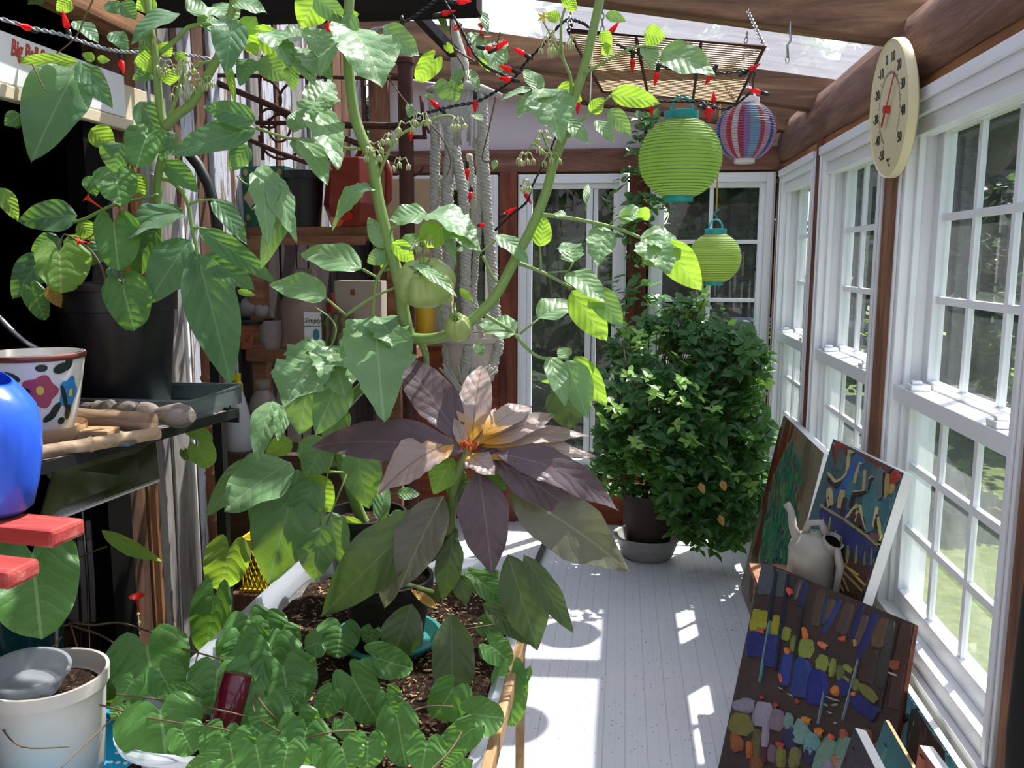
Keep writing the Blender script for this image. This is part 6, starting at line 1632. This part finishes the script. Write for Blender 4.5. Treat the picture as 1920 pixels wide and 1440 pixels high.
# ------------------------------------------------------------------ outdoors: trees, shrubs and rail fence
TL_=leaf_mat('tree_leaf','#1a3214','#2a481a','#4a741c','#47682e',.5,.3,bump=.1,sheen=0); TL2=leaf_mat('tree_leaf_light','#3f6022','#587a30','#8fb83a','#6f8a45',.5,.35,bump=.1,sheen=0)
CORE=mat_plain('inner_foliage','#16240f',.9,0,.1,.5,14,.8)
def tree(c,R,H,n,mat,label,cat='tree',group='trees beyond the glass',lsz=.13,low=.0,seed=1,name='garden_tree'):
    rd=random.Random(seed); c=V(c); rt=thing(name,label,cat,c,group); b=MB()
    cl=[(V((rd.uniform(-.7,.7)*R,rd.uniform(-.7,.7)*R,low+(H-low)*(.12+.8*rd.random()))),R*rd.uniform(.3,.55)) for _ in range(22)]
    for k in range(n):
        q,r=rd.choice(cl); a,e=rd.uniform(0,2*PI),rd.uniform(-1,1); rr=r*rd.random()**.4; s=(1-e*e)**.5
        p=c+q+V((rr*s*math.cos(a),rr*s*math.sin(a),rr*e*.85))
        if p.z<c.z+.02: continue
        d=V((rd.uniform(-1,1),rd.uniform(-1,1),rd.uniform(-.7,.4))).normalized(); nn=V((rd.uniform(-.6,.6),rd.uniform(-.6,.6),1)); nn=(nn-d*nn.dot(d)).normalized(); sd_=nn.cross(d); l=lsz*rd.uniform(.6,1.3); w=l*.33
        b.add([p,p+d*l*.5+sd_*w,p+d*l,p+d*l*.5-sd_*w],[(0,1,2,3)],0,[(0,.5),(.5,1),(1,.5),(.5,0)])
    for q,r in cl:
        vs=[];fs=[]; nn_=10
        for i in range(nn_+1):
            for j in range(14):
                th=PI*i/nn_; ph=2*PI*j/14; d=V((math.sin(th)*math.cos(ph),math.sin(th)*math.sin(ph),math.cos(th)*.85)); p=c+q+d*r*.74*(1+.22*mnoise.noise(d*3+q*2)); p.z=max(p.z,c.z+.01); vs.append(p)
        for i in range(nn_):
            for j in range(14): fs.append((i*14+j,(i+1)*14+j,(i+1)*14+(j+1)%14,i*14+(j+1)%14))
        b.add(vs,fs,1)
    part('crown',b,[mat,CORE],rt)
    b=MB(); b.tube([c,c+V((.05*R,0,H*.3)),c+V((.0,.05*R,H*.75))],[.06*R+.02,.05*R+.015,.02*R+.01],8)
    for k in range(5):
        q,r=cl[k]; b.tube([c+V((0,0,H*.3)),c+q*.6+V((0,0,H*.1)),c+q],[.03*R+.01,.02*R,.01],6)
    part('trunk',b,STEMP,rt,smooth=True)
Z=-.2
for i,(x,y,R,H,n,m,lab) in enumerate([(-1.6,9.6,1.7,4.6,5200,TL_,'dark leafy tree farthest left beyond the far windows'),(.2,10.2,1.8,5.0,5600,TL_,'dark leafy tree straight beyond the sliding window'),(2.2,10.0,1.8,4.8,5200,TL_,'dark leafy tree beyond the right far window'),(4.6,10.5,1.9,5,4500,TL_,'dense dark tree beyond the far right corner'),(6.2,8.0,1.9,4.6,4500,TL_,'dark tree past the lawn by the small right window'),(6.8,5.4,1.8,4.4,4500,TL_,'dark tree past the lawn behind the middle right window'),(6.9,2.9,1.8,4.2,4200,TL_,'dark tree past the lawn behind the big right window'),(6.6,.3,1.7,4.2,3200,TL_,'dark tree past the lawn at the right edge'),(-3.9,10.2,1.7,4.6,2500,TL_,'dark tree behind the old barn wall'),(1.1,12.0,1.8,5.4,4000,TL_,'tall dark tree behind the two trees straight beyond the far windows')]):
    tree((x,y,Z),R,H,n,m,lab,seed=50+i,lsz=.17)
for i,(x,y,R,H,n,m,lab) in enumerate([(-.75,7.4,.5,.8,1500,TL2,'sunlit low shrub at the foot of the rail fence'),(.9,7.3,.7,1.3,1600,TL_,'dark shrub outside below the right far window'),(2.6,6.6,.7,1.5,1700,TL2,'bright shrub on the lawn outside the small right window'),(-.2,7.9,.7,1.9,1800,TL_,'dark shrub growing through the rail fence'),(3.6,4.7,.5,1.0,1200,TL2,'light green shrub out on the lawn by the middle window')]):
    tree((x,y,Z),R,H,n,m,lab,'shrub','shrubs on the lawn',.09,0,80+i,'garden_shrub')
rt=thing('rail_fence','weathered grey split rail fence outside the far windows','fence',(-.3,8.5,Z))
for j,z in enumerate((.25,.62,1.0)):
    b=MB(); n=16; b.tube([V((-3+6.5*k/n,8.5+.03*math.sin(k*1.7+j),z+.02*math.sin(k*2.1+j*2))) for k in range(n+1)],[.055+.012*math.sin(k*3.1+j) for k in range(n+1)],9); part('rail',b,M['rail_out'],rt,smooth=True)
for x in (-2.6,.35,2.9):
    b=MB(); b.tube([(x,8.62,Z),(x,8.62,1.25)],[.08,.07],9); part('post',b,M['rail_out'],rt,smooth=True)
# ------------------------------------------------------------------ light
sd=bpy.data.lights.new('sun','SUN'); sd.energy=10.5; sd.angle=math.radians(.6); sd.color=(1,.965,.9)
so=bpy.data.objects.new('sun',sd); COL.objects.link(so)
SUN=V((.40,.49,1)).normalized()
so.rotation_euler=SUN.to_track_quat('Z','Y').to_euler(); so.location=(4,5,9)
w=bpy.data.worlds.new('sky'); sc.world=w; w.use_nodes=True; nt=w.node_tree; nt.nodes.clear()
o=nt.nodes.new('ShaderNodeOutputWorld'); bg=nt.nodes.new('ShaderNodeBackground'); st=nt.nodes.new('ShaderNodeTexSky')
st.sky_type='NISHITA'; st.sun_disc=False; st.sun_elevation=math.radians(58); st.sun_rotation=math.atan2(.40,.49); st.air_density=1.0; st.dust_density=2.0; st.ozone_density=.6
bg.inputs[1].default_value=.26
nt.links.new(st.outputs[0],bg.inputs[0]); nt.links.new(bg.outputs[0],o.inputs[0])
vs=sc.view_settings; vs.view_transform='Standard'; vs.look='None'; vs.gamma=1; vs.exposure=.66; vs.use_curve_mapping=False
sc.display_settings.display_device='sRGB'
sc.cycles.use_denoising=True
sc.cycles.max_bounces=8; sc.cycles.diffuse_bounces=3; sc.cycles.glossy_bounces=3; sc.cycles.transmission_bounces=4; sc.cycles.transparent_max_bounces=16
sc.cycles.caustics_reflective=False; sc.cycles.caustics_refractive=False
sc.cycles.sample_clamp_indirect=6
